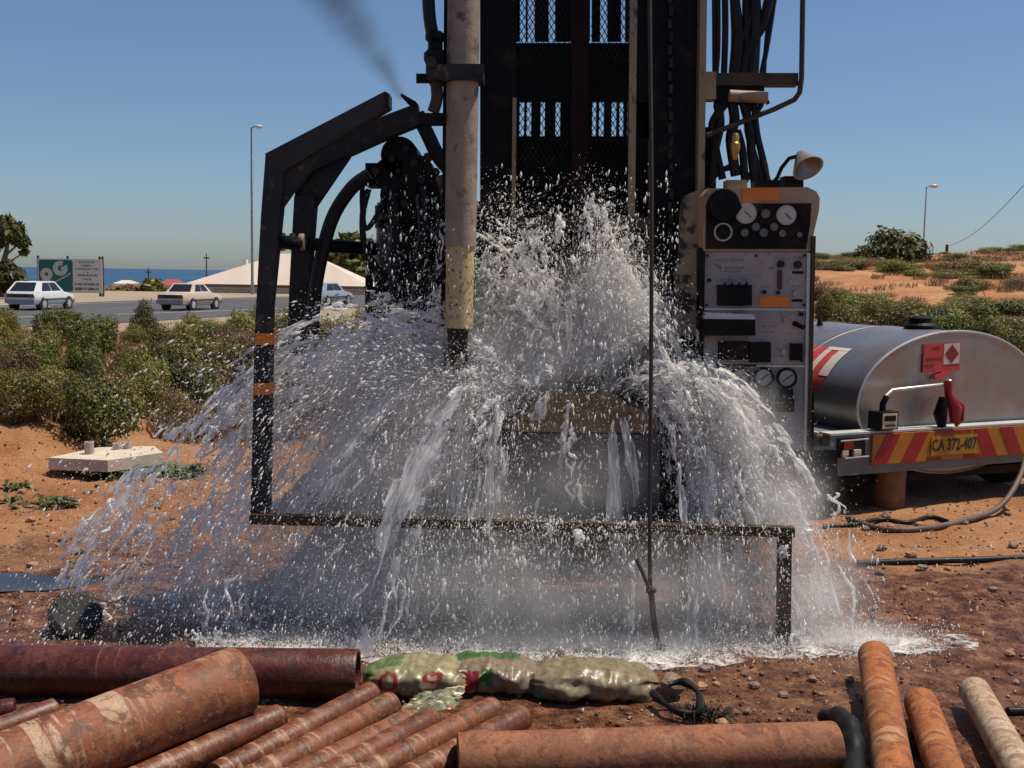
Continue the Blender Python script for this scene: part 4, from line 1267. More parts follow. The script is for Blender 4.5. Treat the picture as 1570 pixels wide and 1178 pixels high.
for (x0, y0, x1, y1, d) in [(1102, 437, 1153, 469, 0.05), (1079, 490, 1158, 515, 0.09), (1103, 524, 1148, 552, 0.04), (1150, 525, 1182, 556, 0.04), (1212, 527, 1231, 553, 0.02)]:
    rig.add('lever_box', MB().prect(x0, y0, x1, y1, DC - d, d), BLACK, panel)
rig.add('lever_box_lid', MB().ppoly([(1082, 480), (1156, 482), (1158, 490), (1079, 489)], DC - 0.095, 0.09), ALU, panel)
for i in range(4):
    rig.add('lever', MB().ptube([(1110 + i * 11, 441, DC - 0.05), (1112 + i * 11, 434, DC - 0.10)], 2.0), BLACK, panel, smooth=True)
rig.add('warning_sticker', MB().prect(1164, 455, 1210, 471, DC - 0.002, 0.003), ORANGE, panel)
mb = MB()
for i in range(13):
    mb.pdisc(1113 + (i % 7) * 4.4, 411 + (i // 7) * 5, 2.3, DC - 0.001, 0.002, 6)
rig.add('faded_stencil', mb, flat('faded_grey', (0.24, 0.21, 0.2)), panel)
rig.add('faded_frame', MB().prect(1106, 403, 1146, 421, DC - 0.0004, 0.002), flat('faded_pink', (0.40, 0.34, 0.32)), panel)
rig.add('sight_tube', MB().prect(1193, 414, 1199, 444, DC - 0.012, 0.013), flat('dark_red', (0.06, 0.02, 0.018)), panel)
for (x, y, r, mt) in [(1198, 405, 5.5, STEEL), (1224, 406, 6, STEEL), (1222, 450, 6, PANELW), (1194, 449, 3, STEEL), (1173, 448, 3, STEEL), (1229, 482, 3, STEEL), (1205, 491, 4, PANELW), (1088, 430, 3, STEEL), (1202, 539, 4, PANELW)]:
    rig.add('knob', MB().pdisc(x, y, r, DC - 0.02, 0.022, 12), mt, panel)
rig.add('slot_label', MB().prect(1215, 416, 1232, 420, DC - 0.001, 0.003), BLACK, panel)
rig.add('slot_label', MB().prect(1214, 459, 1231, 463, DC - 0.001, 0.003), BLACK, panel)
rig.add('switch_lever', MB().ptube([(1218, 496, DC), (1232, 502, DC - 0.05)], 4), BLACK, panel, smooth=True)
for (x, y) in ((1103, 578), (1135, 579), (1171, 579), (1207, 580)):
    g_ = MB()
    M_ = Matrix.Translation(P(x, y, DC - 0.02)) @ Matrix.Rotation(-math.pi / 2, 4, 'X')
    q = DC / FPX
    g_.lathe([(12.5 * q, 0.01), (12.5 * q, 0.0), (15.5 * q, -0.004), (15.5 * q, 0.024)], M_, 24)
    rig.add('pressure_gauge', g_, BLACK, panel)
    rig.add('gauge_face', MB().pdisc(x, y, 12.6, DC - 0.0125, 0.003, 24), flat('grey_dial', (0.34, 0.33, 0.32), 0.3), panel)
    rig.add('gauge_needle', MB().pbeam((x - 7, y + 5), (x + 8, y - 5), 1.6, 0.001, DC - 0.014), TRIM, panel)
    rig.add('gauge_stem', MB().prect(x - 9, y + 16, x + 9, y + 30, DC - 0.04, 0.05), BLACK, panel)
for (x0, x1, y0, y1) in ((1160, 1185, 612, 634), (1194, 1218, 612, 632), (1112, 1140, 618, 640)):
    rig.add('valve_block', MB().prect(x0, y0, x1, y1, DC - 0.06, 0.07), BLACK, panel)
for (x, y) in [(1085, 392), (1234, 392), (1084, 468), (1233, 468), (1084, 480), (1231, 482), (1083, 552), (1230, 554), (1084, 318), (1238, 318), (1084, 376), (1233, 374), (1160, 392), (1160, 555)]:
    rig.add('screw', MB().pdisc(x, y, 1.9, DC - 0.012, 0.016, 8), STEEL, panel)
for (x0, y0, x1) in [(1104, 428, 1150), (1166, 440, 1184), (1188, 458 - 62, 1208), (1216, 394, 1232), (1214, 438, 1230), (1168, 500, 1196), (1168, 508, 1188), (1188, 546, 1204), (1096, 398, 1140)]:
    mb = MB(); x = x0; q9 = random.Random(x0 + y0)
    while x < x1:
        w9 = q9.uniform(1.2, 3)
        mb.prect(x, y0 - q9.uniform(0, 1.2), min(x + w9, x1), y0 + 2.2, DC + 0.0008, 0.003)
        x += w9 + q9.choice([0.9, 1.0, 3])
    rig.add('worn_lettering', mb, MATS['faded_grey'], panel)
# things on top of the panel
rig.add('valve_bank', MB().prect(1158, 276, 1196, 288, DC + 0.05, 0.1), BLACK, panel)
rig.add('valve_bank', MB().prect(1203, 270, 1232, 289, DC + 0.06, 0.1), BLACK, panel)
rig.add('fitting_plate', MB().prect(1115, 276, 1146, 290, DC + 0.02, 0.1), TAN, panel)
rig.add('lamp_stem', MB().ptube([(1180, 288, DC + 0.1), (1192, 272, DC + 0.08), (1198, 258, DC + 0.05), (1210, 243, DC + 0.03), (1222, 240, DC)], 3, DC), BLACK, panel, smooth=True)
ax = (P(1244, 268, DC - 0.06) - P(1228, 238, DC + 0.02)).normalized()
q = DC / FPX
Ml = Matrix.Translation(P(1228, 238, DC + 0.02)) @ ax.to_track_quat('Z', 'Y').to_matrix().to_4x4()
mb = MB(); mb.lathe([(7 * q, -3 * q), (9 * q, 0), (15 * q, 12 * q), (23 * q, 27 * q), (24 * q, 29 * q), (21 * q, 28 * q), (13 * q, 12 * q), (5 * q, 4 * q)], Ml, 22)
rig.add('work_lamp', mb, pm('lamp_shade_metal', (0.42, 0.36, 0.31), (0.3, 0.26, 0.23), scale=8, rough=0.35, metal=0.6), panel, smooth=True)
rig.add('panel_foot', MB().prect(1248, 690, 1284, 776, DC + 0.35, 0.12), BLACK, panel)
rig.add('panel_foot', MB().prect(1226, 600, 1248, 780, DC + 0.1, 0.12), BLACK, panel)

# --- table housing, rubber flap
DT = 4.98
tb_ = MB(); tb_.ppoly([(826, 612), (838, 602), (938, 604), (962, 622), (1002, 634), (1002, 664), (786, 662), (798, 640)], DT, 0.34)
table = rig.add('table_housing', tb_, pm('muddy_yellow_steel', (0.24, 0.17, 0.075), (0.15, 0.105, 0.055), scale=6, rough=0.4, bump=0.2, c3=(0.09, 0.05, 0.03), s3=12))
rig.add('table_side', MB().ppoly([(700, 640), (786, 640), (786, 662), (700, 662)], DT + 0.1, 0.2), BROWN, table)
rig.add('table_side', MB().ppoly([(1002, 630), (1130, 638), (1130, 668), (1002, 664)], DT + 0.08, 0.2), BROWN, table)
fl = MB()
n = 16
for i in range(n):
    xa, xb = 780 + 232 * i / n, 780 + 232 * (i + 1) / n
    da = DT + 0.012 + 0.012 * math.sin(i * 1.1); db = DT + 0.012 + 0.012 * math.sin((i + 1) * 1.1)
    fl.hexa([P(xa, 804, da), P(xb, 806, db), P(xb, 806, db + 0.012), P(xa, 804, da + 0.012), P(xa, 665, da), P(xb, 666, db), P(xb, 666, db + 0.012), P(xa, 665, da + 0.012)])
rig.add('rubber_flap', fl, pm('wet_rubber', (0.045, 0.05, 0.058), (0.075, 0.08, 0.09), scale=5, rough=0.28, bump=0.1, stretch=(1, 1, 0.3)), table)
cas = MB(); cas.tube([P(893, 640, 5.14), P(893, 575, 5.14)], 0.10, 20)
rig.add('casing_collar', cas, BROWN, table, smooth=True)

# --- truck behind
DK = 6.0
chs = MB()
chs.prect(620, 600, 705, 760, DK, 5.0)
chs.prect(905, 600, 990, 760, DK, 5.0)
chs.prect(600, 560, 1200, 640, DK - 0.25, 1.2)
ch_ = rig.add('chassis', chs, BLACK)
rig.add('deck', MB().prect(575, 530, 1225, 600, DK - 0.1, 5.0), BLACK)
rig.add('cross_member', MB().prect(520, 690, 1190, 745, DK - 0.3, 0.2), BLACK, ch_)
ax_ = MB(); ax_.tube([Vector((-0.95, 7.6, 0.5)), Vector((1.55, 7.6, 0.5))], 0.09, 12)
rig.add('axle', ax_, BLACK, ch_)
for xw in (-0.78, -0.45, 1.05, 1.38):
    Mw = Matrix.Translation((xw - 0.13, 7.6, 0.5)) @ Matrix.Rotation(math.pi / 2, 4, 'Y')
    w_ = rig.add('wheel', MB().lathe([(0.30, 0.0), (0.44, 0.0), (0.5, 0.04), (0.5, 0.22), (0.44, 0.26), (0.30, 0.26)], Mw, 30), TYRE, smooth=True)
    rig.add('hub', MB().lathe([(0.29, 0.02), (0.29, 0.24), (0.1, 0.25)], Mw, 20), STEEL, w_, smooth=True)
for (x0, x1) in ((640, 690), (1100, 1150)):
    jk = rig.add('jack_leg', MB().prect(x0, 640, x1, 850, 5.75, 0.16), BLACK)
    c_ = P((x0 + x1) / 2, 850, 5.83)
    rig.add('jack_ram', MB().tube([Vector((c_.x, 5.83, 0.06)), Vector((c_.x, 5.83, c_.z + 0.1))], 0.05, 12), ALU, jk, smooth=True)
    rig.add('jack_pad', MB().tube([Vector((c_.x, 5.83, -0.02)), Vector((c_.x, 5.83, 0.07))], [0.2, 0.16], 16), STEEL, jk)
rig.add('compressor_body', MB().box(-0.8, 1.3, 7.0, 9.2, 0.95, 2.05), BLACK)
rig.add('truck_cab', MB().box(-0.85, 1.35, 9.6, 11.2, 0.6, 2.15), STEEL)

# =================================================================== HOIST ROPE
DR = 4.62
ROPE = pm('greasy_rope', (0.022, 0.017, 0.014), (0.045, 0.03, 0.022), scale=40, rough=0.6, bump=0.5, bscale=220)
rp = Thing('hoist_rope', P(1012, 1030, DR - 0.05), 'dark wire hoist rope hanging down with a knotted loop at its end', 'rope')
mb = MB(); mb.ptube([(994, -420), (996, 0), (999, 300), (998, 600), (996, 800), (997, 900)], 3.2, DR, 8, 5)
rp.add('rope', mb, ROPE, smooth=True)
mb = MB(); mb.ptube([(997, 905), (988, 885), (976, 858)], 3.0, DR - 0.015, 8, 4)
rp.add('rope_tail', mb, ROPE, smooth=True)
mb = MB(); mb.ptube([(996, 905), (999, 940), (1004, 975), (1010, 992)], 2.6, DR - 0.01, 8, 4); mb.ptube([(1000, 906), (1004, 940), (1008, 975), (1013, 992)], 2.6, DR, 8, 4)
rp.add('rope_strands', mb, ROPE, smooth=True)
for (x, y) in ((998, 906), (1013, 993)):
    mb = MB()
    for q_ in range(3):
        mb.ellipsoid(P(x - 3 + q_ * 3, y + (q_ % 2) * 3 - 1, DR - 0.01), (0.016, 0.018, 0.014), 10, 7)
    rp.add('knot', mb, ROPE, smooth=True)
mb = MB(); mb.ptube([(1011, 996), (1006, 1012), (1006, 1030), (1012, 1040), (1020, 1030), (1020, 1012), (1014, 996)], 3.2, DR - 0.02, 8, 5)
rp.add('loop', mb, ROPE, smooth=True)


# =================================================================== FUEL TANK TRAILER
C0 = G(1268, 668, 0.55)
TR = Matrix.Translation((C0.x, C0.y, 0)) @ Matrix.Rotation(R(25), 4, 'Z')
tr = Thing('tank_trailer', TR @ Vector((0.9, 1.2, 0)), 'grey metal fuel tank trailer with red and yellow chevron tail board', 'trailer')


def tw(x, y, z):
    return TR @ Vector((x, y, z))


def tbox(x0, x1, y0, y1, z0, z1):
    return MB().hexa([tw(x0, y0, z0), tw(x1, y0, z0), tw(x1, y1, z0), tw(x0, y1, z0), tw(x0, y0, z1), tw(x1, y0, z1), tw(x1, y1, z1), tw(x0, y1, z1)])


TANK = pm('tank_aluminium', (0.34, 0.325, 0.33), (0.25, 0.24, 0.245), scale=2.5, rough=0.38, metal=0.75, bump=0.04, c3=(0.30, 0.22, 0.16), s3=3, lo3=0.5, hi3=0.72)
TX, TZ, TA, TB, TLEN = 1.27, 0.72, 0.90, 0.515, 2.1
mb = MB()
nseg = 64
ys = [(0.12, 1.0), (0.14, 1.006), (0.6, 1.006), (1.2, 1.006), (TLEN, 1.006), (TLEN + 0.02, 1.0)]
vs = []
for (yy, sc_) in ys:
    for i in range(nseg):
        a = 2 * math.pi * i / nseg
        vs.append(tw(TX + TA * sc_ * math.cos(a), yy, TZ + TB * sc_ * math.sin(a)))
fs = [(j * nseg + i, j * nseg + (i + 1) % nseg, (j + 1) * nseg + (i + 1) % nseg, (j + 1) * nseg + i) for j in range(len(ys) - 1) for i in range(nseg)]
fs += [tuple(range(nseg - 1, -1, -1)), tuple((len(ys) - 1) * nseg + i for i in range(nseg))]
mb.add(vs, fs)
tank = tr.add('tank', mb, TANK, smooth=True)
mb = MB(); mb.tube([tw(TX + (TA + 0.004) * math.cos(2 * math.pi * i / 64), 0.125, TZ + (TB + 0.004) * math.sin(2 * math.pi * i / 64)) for i in range(65)], 0.011, 6)
tr.add('tank_rim', mb, ALU, tank, smooth=True)


def tank_patch(a0, a1, y0, y1, name, mat, lift=1.012):
    mb = MB()
    n = 10
    vs = []
    for i in range(n + 1):
        a = R(a0 + (a1 - a0) * i / n)
        for (l_, yy) in ((lift, y0), (lift, y1)):
            vs.append(tw(TX + TA * l_ * math.cos(a), yy, TZ + TB * l_ * math.sin(a)))
    mb.add(vs, [(2 * i, 2 * i + 1, 2 * i + 3, 2 * i + 2) for i in range(n)])
    tr.add(name, mb, mat, tank, smooth=True)


for yy in (0.85, 1.5):
    mb = MB(); mb.tube([tw(TX + (TA * 1.006) * math.cos(2 * math.pi * i / 64), yy, TZ + (TB * 1.006) * math.sin(2 * math.pi * i / 64)) for i in range(65)], 0.006, 5)
    tr.add('weld_seam', mb, TANK, tank, smooth=True)
STRED = pm('sticker_red', (0.52, 0.05, 0.04), (0.42, 0.04, 0.05), scale=8, rough=0.5, c3=(0.62, 0.12, 0.05), s3=6)
STPALE = flat('sticker_pale', (0.62, 0.55, 0.48), 0.5)
STDARK = flat('sticker_crimson', (0.24, 0.012, 0.02), 0.5)
tank_patch(134, 172, 0.52, 1.02, 'side_sticker', STRED, 1.010)
tank_patch(136, 160, 0.50, 0.60, 'side_sticker', STPALE, 1.013)
tank_patch(136, 160, 0.68, 0.74, 'side_sticker', STPALE, 1.013)
tank_patch(134, 137, 0.50, 0.74, 'side_sticker', STPALE, 1.015)
# rear placard
ry = 0.112


def rear(x0, x1, z0, z1, name, mat, d=0.004, dy=0.0):
    o = MB().hexa([tw(x0, ry - d - dy, z0), tw(x1, ry - d - dy, z0 + 0.006), tw(x1, ry - dy, z0 + 0.006), tw(x0, ry - dy, z0), tw(x0, ry - d - dy, z1), tw(x1, ry - d - dy, z1 + 0.006), tw(x1, ry - dy, z1 + 0.006), tw(x0, ry - dy, z1)])
    return tr.add(name, o, mat, tank)


rear(0.94, 1.30, 0.945, 1.15, 'placard', STRED)
rear(1.135, 1.29, 1.00, 1.148, 'placard_square', STPALE, 0.002, 0.0042)
mb = MB(); cx_, cz_ = 1.212, 1.077
mb.prism([tw(cx_, ry - 0.0085, cz_ + 0.068), tw(cx_ - 0.068, ry - 0.0085, cz_), tw(cx_, ry - 0.0085, cz_ - 0.068), tw(cx_ + 0.068, ry - 0.0085, cz_)], TR.to_3x3() @ Vector((0, 0.002, 0)))
tr.add('hazard_diamond', mb, STDARK, tank)
for (x0, x1, z) in ((1.02, 1.10, 1.108), (0.96, 1.12, 1.03), (0.95, 1.05, 0.985)):
    rear(x0, x1, z, z + 0.018, 'placard_line', flat('placard_ink', (0.2, 0.02, 0.015)), 0.001, 0.0042)
mb = MB(); mb.beam(tw(1.04, ry - 0.02, 0.905), tw(1.175, ry - 0.02, 0.945), 0.03, 0.012)
tr.add('red_lock_bar', mb, flat('lock_red', (0.55, 0.02, 0.05)), tank)
# hatch, valve on the top
M_ = TR @ Matrix.Translation((TX + 0.02, 0.5, TZ + TB + 0.0))
tr.add('filler_hatch', MB().lathe([(0.12, -0.02), (0.12, 0.03), (0.09, 0.05), (0.09, 0.085), (0.05, 0.10)], M_, 20), BLACK, tank)
M_ = TR @ Matrix.Translation((TX - 0.22, 1.35, TZ + TB * 0.95))
tr.add('vent_stub', MB().lathe([(0.03, 0), (0.02, 0.06), (0.012, 0.09)], M_, 12), STEEL, tank)
# chassis
CHG = pm('chassis_grey', (0.16, 0.165, 0.16), (0.11, 0.115, 0.115), scale=5, rough=0.5, bump=0.1)
LIGHTG = pm('edge_grey', (0.50, 0.50, 0.48), (0.4, 0.4, 0.39), scale=5, rough=0.5)
rb = tr.add('rear_bar', tbox(0.0, 2.56, -0.03, 0.05, 0.27, 0.55), CHG)
tr.add('bar_top_edge', tbox(0.0, 2.56, -0.035, 0.08, 0.552, 0.566), LIGHTG, rb)
dk = tr.add('deck', tbox(0.0, 2.56, 0.085, 2.4, 0.44, 0.535), CHG)
tr.add('deck_edge', tbox(-0.012, 0.02, 0.0852, 2.4, 0.536, 0.56), LIGHTG, dk)
tr.add('side_rail', tbox(-0.004, 0.06, 0.0853, 2.4, 0.30, 0.438), CHG, dk)
tr.add('under_bar', tbox(0.10, 2.2, 0.15, 0.22, 0.155, 0.215), BLACK, dk)
for x_ in (0.18, 2.05):
    tr.add('under_bar_bracket', tbox(x_, x_ + 0.06, 0.14, 0.23, 0.20, 0.45), BLACK, dk)
tr.add('drawbar', MB().beam(tw(0.5, 2.3, 0.42), tw(1.14, 4.0, 0.42), 0.08, 0.1), CHG, dk)
tr.add('drawbar', MB().beam(tw(1.78, 2.3, 0.42), tw(1.14, 4.0, 0.42), 0.08, 0.1), CHG, dk)
# chevron board, number plate
brd = tr.add('chevron_board', tbox(0.36, 2.46, -0.050, -0.032, 0.335, 0.545), flat('board_amber', (0.42, 0.155, 0.010), 0.5))
for (xb, sl) in [(0.36, 1), (0.62, 1), (1.42, -1), (1.68, -1), (1.94, -1), (2.2, -1)]:
    w, hgt, s = 0.13, 0.21, 0.12 * sl
    tr.add('chevron_stripe', MB().prism([tw(max(0.36, xb), -0.0535, 0.335), tw(xb + w, -0.0535, 0.335), tw(xb + w + s, -0.0535, 0.545), tw(max(0.36, xb + s), -0.0535, 0.545)], TR.to_3x3() @ Vector((0, 0.003, 0))), flat('chevron_red', (0.30, 0.008, 0.012), 0.45), brd)
for (x0, x1, z0, z1) in ((0.93, 1.28, 0.518, 0.545), (0.86, 1.0, 0.335, 0.358), (1.22, 1.38, 0.335, 0.362)):
    tr.add('chevron_stripe', tbox(x0, x1, -0.0532, -0.0505, z0, z1), MATS['chevron_red'], brd)
plate = tr.add('number_plate', tbox(0.89, 1.33, -0.060, -0.0536, 0.372, 0.505), flat('plate_yellow', (0.40, 0.20, 0.015), 0.45), brd)
Mt = TR @ Matrix.Translation((1.11, -0.0605, 0.44)) @ Matrix.Rotation(math.pi / 2, 4, 'X') @ Matrix.Diagonal((0.76, 1, 1, 1))
tr.add('plate_lettering', text_mb('CA 372-407', Mt, 0.115, 0.0012, 0.003), flat('plate_black', (0.02, 0.015, 0.01)), brd)
# tail lamp cluster
tr.add('lamp_bracket', tbox(0.06, 0.30, -0.044, -0.031, 0.40, 0.53), BLACK, rb)
tr.add('tail_lamp', tbox(0.10, 0.18, -0.060, -0.0445, 0.455, 0.515), REDL, rb)
tr.add('indicator_lamp', tbox(0.09, 0.14, -0.062, -0.0445, 0.405, 0.45), STPALE, rb)
tr.add('indicator_lamp', tbox(0.19, 0.25, -0.062, -0.0445, 0.405, 0.45), STPALE, rb)
tr.add('lamp_guard', MB().tube([tw(0.05, -0.08, 0.52), tw(0.29, -0.08, 0.525)], 0.006, 6), ALU, rb)
tr.add('lamp_guard', MB().tube([tw(0.09, -0.08, 0.40), tw(0.30, -0.08, 0.405)], 0.006, 6), ALU, rb)
# delivery pipe, meter, nozzle
mb = MB(); mb.tube([tw(0.49, -0.01, 0.80), tw(0.55, -0.01, 0.842), tw(1.02, -0.01, 0.868), tw(1.06, -0.01, 0.86)], 0.014, 10)
pipe_ = tr.add('delivery_pipe', mb, ALU, smooth=True)
mb = MB(); mb.tube([tw(0.50, -0.01, 0.80), tw(0.47, -0.01, 0.75), tw(0.47, -0.01, 0.70)], 0.022, 10)
tr.add('pipe_elbow', mb, BLACK, pipe_, smooth=True)
mt_ = tr.add('flow_meter', tbox(0.40, 0.56, -0.07, 0.05, 0.575, 0.70), BLACK)
tr.add('meter_face', tbox(0.415, 0.545, -0.076, -0.071, 0.585, 0.69), flat('meter_cream', (0.55, 0.48, 0.33)), mt_)
tr.add('meter_window', tbox(0.43, 0.53, -0.080, -0.0765, 0.638, 0.675), BLACK, mt_)
tr.add('meter_slot', tbox(0.44, 0.53, -0.080, -0.0765, 0.602, 0.612), BLACK, mt_)
RED = pm('nozzle_red', (0.34, 0.012, 0.015), (0.25, 0.01, 0.012), scale=10, rough=0.35)
mb = MB(); mb.tube([tw(1.05, -0.03, 0.90), tw(1.06, -0.03, 0.80), tw(1.10, -0.06, 0.70), tw(1.10, -0.06, 0.60)], [0.03, 0.03, 0.05, 0.035], 12)
nz = tr.add('fuel_nozzle', mb, RED, smooth=True)
tr.add('nozzle_body', MB().tube([tw(1.02, -0.02, 0.78), tw(1.0, -0.02, 0.66), tw(1.02, -0.02, 0.57)], [0.03, 0.05, 0.03], 12), BLACK, nz, smooth=True)
tr.add('nozzle_guard', MB().tube([tw(1.09, -0.07, 0.76), tw(1.15, -0.08, 0.72), tw(1.15, -0.08, 0.62), tw(1.10, -0.07, 0.58)], 0.014, 8), RED, nz, smooth=True)
tr.add('swivel_nut', MB().ellipsoid(tw(1.06, -0.03, 0.885), (0.025, 0.025, 0.025)), ALU, nz, smooth=True)
# wheels
for x_ in (0.0, 2.34):
    Mw = TR @ Matrix.Translation((x_, 1.45, 0.33)) @ Matrix.Rotation(math.pi / 2, 4, 'Y')
    wh = tr.add('wheel', MB().lathe([(0.2, 0), (0.29, 0.0), (0.33, 0.04), (0.33, 0.17), (0.29, 0.21), (0.2, 0.21)], Mw, 26), TYRE, smooth=True)
    tr.add('rim', MB().lathe([(0.2, 0.02), (0.2, 0.19), (0.06, 0.2)], Mw, 18), RIM, wh, smooth=True)
tr.add('rear_wheel', MB().lathe([(0.2, 0), (0.29, 0.0), (0.33, 0.04), (0.33, 0.17), (0.29, 0.21), (0.2, 0.21)], TR @ Matrix.Translation((2.1, 0.5, 0.33)) @ Matrix.Rotation(math.pi / 2, 4, 'Y'), 26), TYRE, smooth=True)

# prop under the trailer
pc = onground(1370, 780)
prop = MB(); prop.lathe([(0.105, 0), (0.11, 0.01), (0.107, 0.2), (0.11, 0.30), (0.09, 0.305)], Matrix.Translation((pc.x, pc.y + 0.1, ground_z(pc.x, pc.y) - 0.02)), 20)
solo('prop_drum', prop, pm('rust_brown_prop', (0.24, 0.11, 0.045), (0.14, 0.06, 0.03), scale=6, rough=0.7, bump=0.3, c3=(0.33, 0.2, 0.1), s3=15), smooth=True, label='short rusty brown drum propping up the tank trailer', cat='drum')
# hoses on the ground
def ground_tube(name, pxs, r, mat, label, cat, lift=None, seg=6):
    pts = []
    for i, q in enumerate(pxs):
        z = q[2] if len(q) > 2 else r
        p = G(q[0], q[1], z)
        p.z = z + (ground_z(p.x, p.y) if z < 0.12 else 0)
        pts.append(p)
    return solo(name, MB().tube(catmull(pts, seg), r, 10), mat, True, label=label, cat=cat)


ground_tube('delivery_hose', [(1575, 690, 0.40), (1562, 735, 0.22), (1530, 778, 0.06), (1470, 800), (1400, 812), (1345, 806), (1300, 792)], 0.019, pm('dusty_hose', (0.14, 0.09, 0.065), (0.08, 0.055, 0.045), scale=8, rough=0.6), 'dusty fuel hose hanging from the trailer and curling over the sand', 'hose')
ground_tube('black_pipe', [(1315, 866), (1400, 861), (1500, 858), (1640, 853)], 0.018, HOSE, 'thin black pipe lying on the sand in front of the trailer', 'pipe')
ground_tube('coiled_hose', [(1262, 806), (1310, 803), (1350, 796), (1392, 800), (1425, 792), (1452, 797)], 0.015, HOSE, 'loose black hose in the shade beneath the trailer', 'hose')
ground_tube('short_black_pipe', [(1545, 1091), (1640, 1086)], 0.016, HOSE, 'short black pipe end lying beside the pale rusty pipe', 'pipe')

# =================================================================== FOREGROUND PIPES
def rustmat(name, base, dark, pale, wetness, seed, ring=True, palefrac=0.6):
    m, N, L, B = nt(name)
    tc = N.new('ShaderNodeTexCoord').outputs['Object']
    a = noise_tex(N, L, 7 + seed * 0.3, 8, 0.7, tc)
    col = ramp(N, L, a, [(0.3, dark), (0.5, base), (0.72, tuple(min(1, v * 1.35) for v in base))])
    mp = N.new('ShaderNodeMapping'); mp.inputs['Scale'].default_value = (26 if ring else 5, 4.0, 4.0); mp.inputs['Location'].default_value = (seed * 3.1, seed, 0)
    L.new(tc, mp.inputs[0])
    r1 = noise_tex(N, L, 1.0, 4, 0.55, mp.outputs[0], dist=0.6)
    msk = ramp(N, L, r1, [(palefrac, (0, 0, 0)), (palefrac + 0.06, (1, 1, 1))])
    f2 = noise_tex(N, L, 2.0, 3, 0.5, tc)
    m2 = ramp(N, L, f2, [(0.40, (0, 0, 0)), (0.56, (0.9, 0.9, 0.9))])
    mul = mixc(N, L, 1.0, msk, m2, 'MULTIPLY')
    col = mixc(N, L, mul, col, pale)
    bl = noise_tex(N, L, 13 + seed, 6, 0.7, tc, dist=0.8)
    col = mixc(N, L, ramp(N, L, bl, [(0.50, (0, 0, 0)), (0.58, (0.85,) * 3)]), col, dark)
    sp = noise_tex(N, L, 48 + 3 * seed, 5, 0.75, tc)
    col = mixc(N, L, ramp(N, L, sp, [(0.60, (0, 0, 0)), (0.66, (0.7,) * 3)]), col, pale)
    fine = noise_tex(N, L, 90, 4, 0.7, tc)
    col = mixc(N, L, 0.5, col, ramp(N, L, fine, [(0.35, (0.45, 0.45, 0.45)), (0.6, (1.1, 1.1, 1.1))]), 'MULTIPLY')
    L.new(col, B.inputs['Base Color'])
    L.new(ramp(N, L, a, [(0.35, (0.85 - 0.65 * wetness,) * 3), (0.65, (0.9 - 0.35 * wetness,) * 3)]), B.inputs['Roughness'])
    bp = N.new('ShaderNodeBump'); bp.inputs['Strength'].default_value = 0.35; bp.inputs['Distance'].default_value = 0.006
    ad = N.new('ShaderNodeMath'); ad.operation = 'ADD'
    L.new(fine, ad.inputs[0]); L.new(r1, ad.inputs[1]); L.new(ad.outputs[0], bp.inputs['Height'])
    L.new(bp.outputs[0], B.inputs['Normal'])
    return m


RU = [rustmat('rust_%d' % i, *a) for i, a in enumerate([
    ((0.24, 0.075, 0.028), (0.10, 0.03, 0.014), (0.46, 0.30, 0.19), 0.45, 0, True, 0.50),
    ((0.17, 0.048, 0.020), (0.065, 0.018, 0.010), (0.42, 0.25, 0.16), 0.85, 1, True, 0.52),
    ((0.10, 0.022, 0.012), (0.035, 0.009, 0.006), (0.22, 0.08, 0.045), 1.0, 2, True, 0.60),
    ((0.27, 0.10, 0.045), (0.15, 0.05, 0.025), (0.34, 0.17, 0.09), 0.15, 3, False, 0.6),
    ((0.34, 0.11, 0.030), (0.18, 0.05, 0.018), (0.42, 0.23, 0.12), 0.05, 4, True, 0.54),
    ((0.40, 0.28, 0.18), (0.26, 0.15, 0.085), (0.52, 0.42, 0.31), 0.0, 5, True, 0.5),
    ((0.20, 0.06, 0.022), (0.08, 0.024, 0.012), (0.46, 0.29, 0.18), 0.65, 6, True, 0.49)])]


def pipe(name, a, b, r, mat, label, cat='pipe', wall=0.012, group=None, joint=0.0):
    """hollow pipe with the open end at a; a, b points of its axis"""
    a, b = Vector(a), Vector(b)
    ln = (b - a).length
    prof = [(r - wall, 0.35 * ln), (r - wall, 0.0), (r - wall * 0.4, -0.003), (r * 0.985, 0.0), (r, 0.006)]
    if joint:
        prof += [(r, joint), (r * 0.965, joint + 0.012), (r * 0.965, joint + 0.03), (r * 0.99, joint + 0.04)]
    rr_ = random.Random(hash(label) % 1000)
    nz_ = 14
    for i in range(1, nz_ + 1):
        prof.append((r * (0.99 + rr_.uniform(-0.008, 0.008)), max(joint + 0.05, 0.02) + (ln - max(joint + 0.05, 0.02)) * i / nz_))
    mb = MB()
    mb.lathe(prof, Matrix.Identity(4), 30)
    # drop the cap that would close the bore at its far inner end: keep it as the dark bottom
    me = mb.mesh(name, Vector((0, 0, 0)), True)
    # axis along local X so that the marks ring the pipe
    me.transform(Matrix.Rotation(math.pi / 2, 4, 'Y'))
    me.flip_normals() if False else None
    o = bpy.data.objects.new(name, me)
    me.materials.append(mat)
    d = (b - a).normalized()
    o.rotation_euler = d.to_track_quat('X', 'Z').to_euler()
    o.location = a
    COL.objects.link(o)
    return tag(o, label, cat, group)


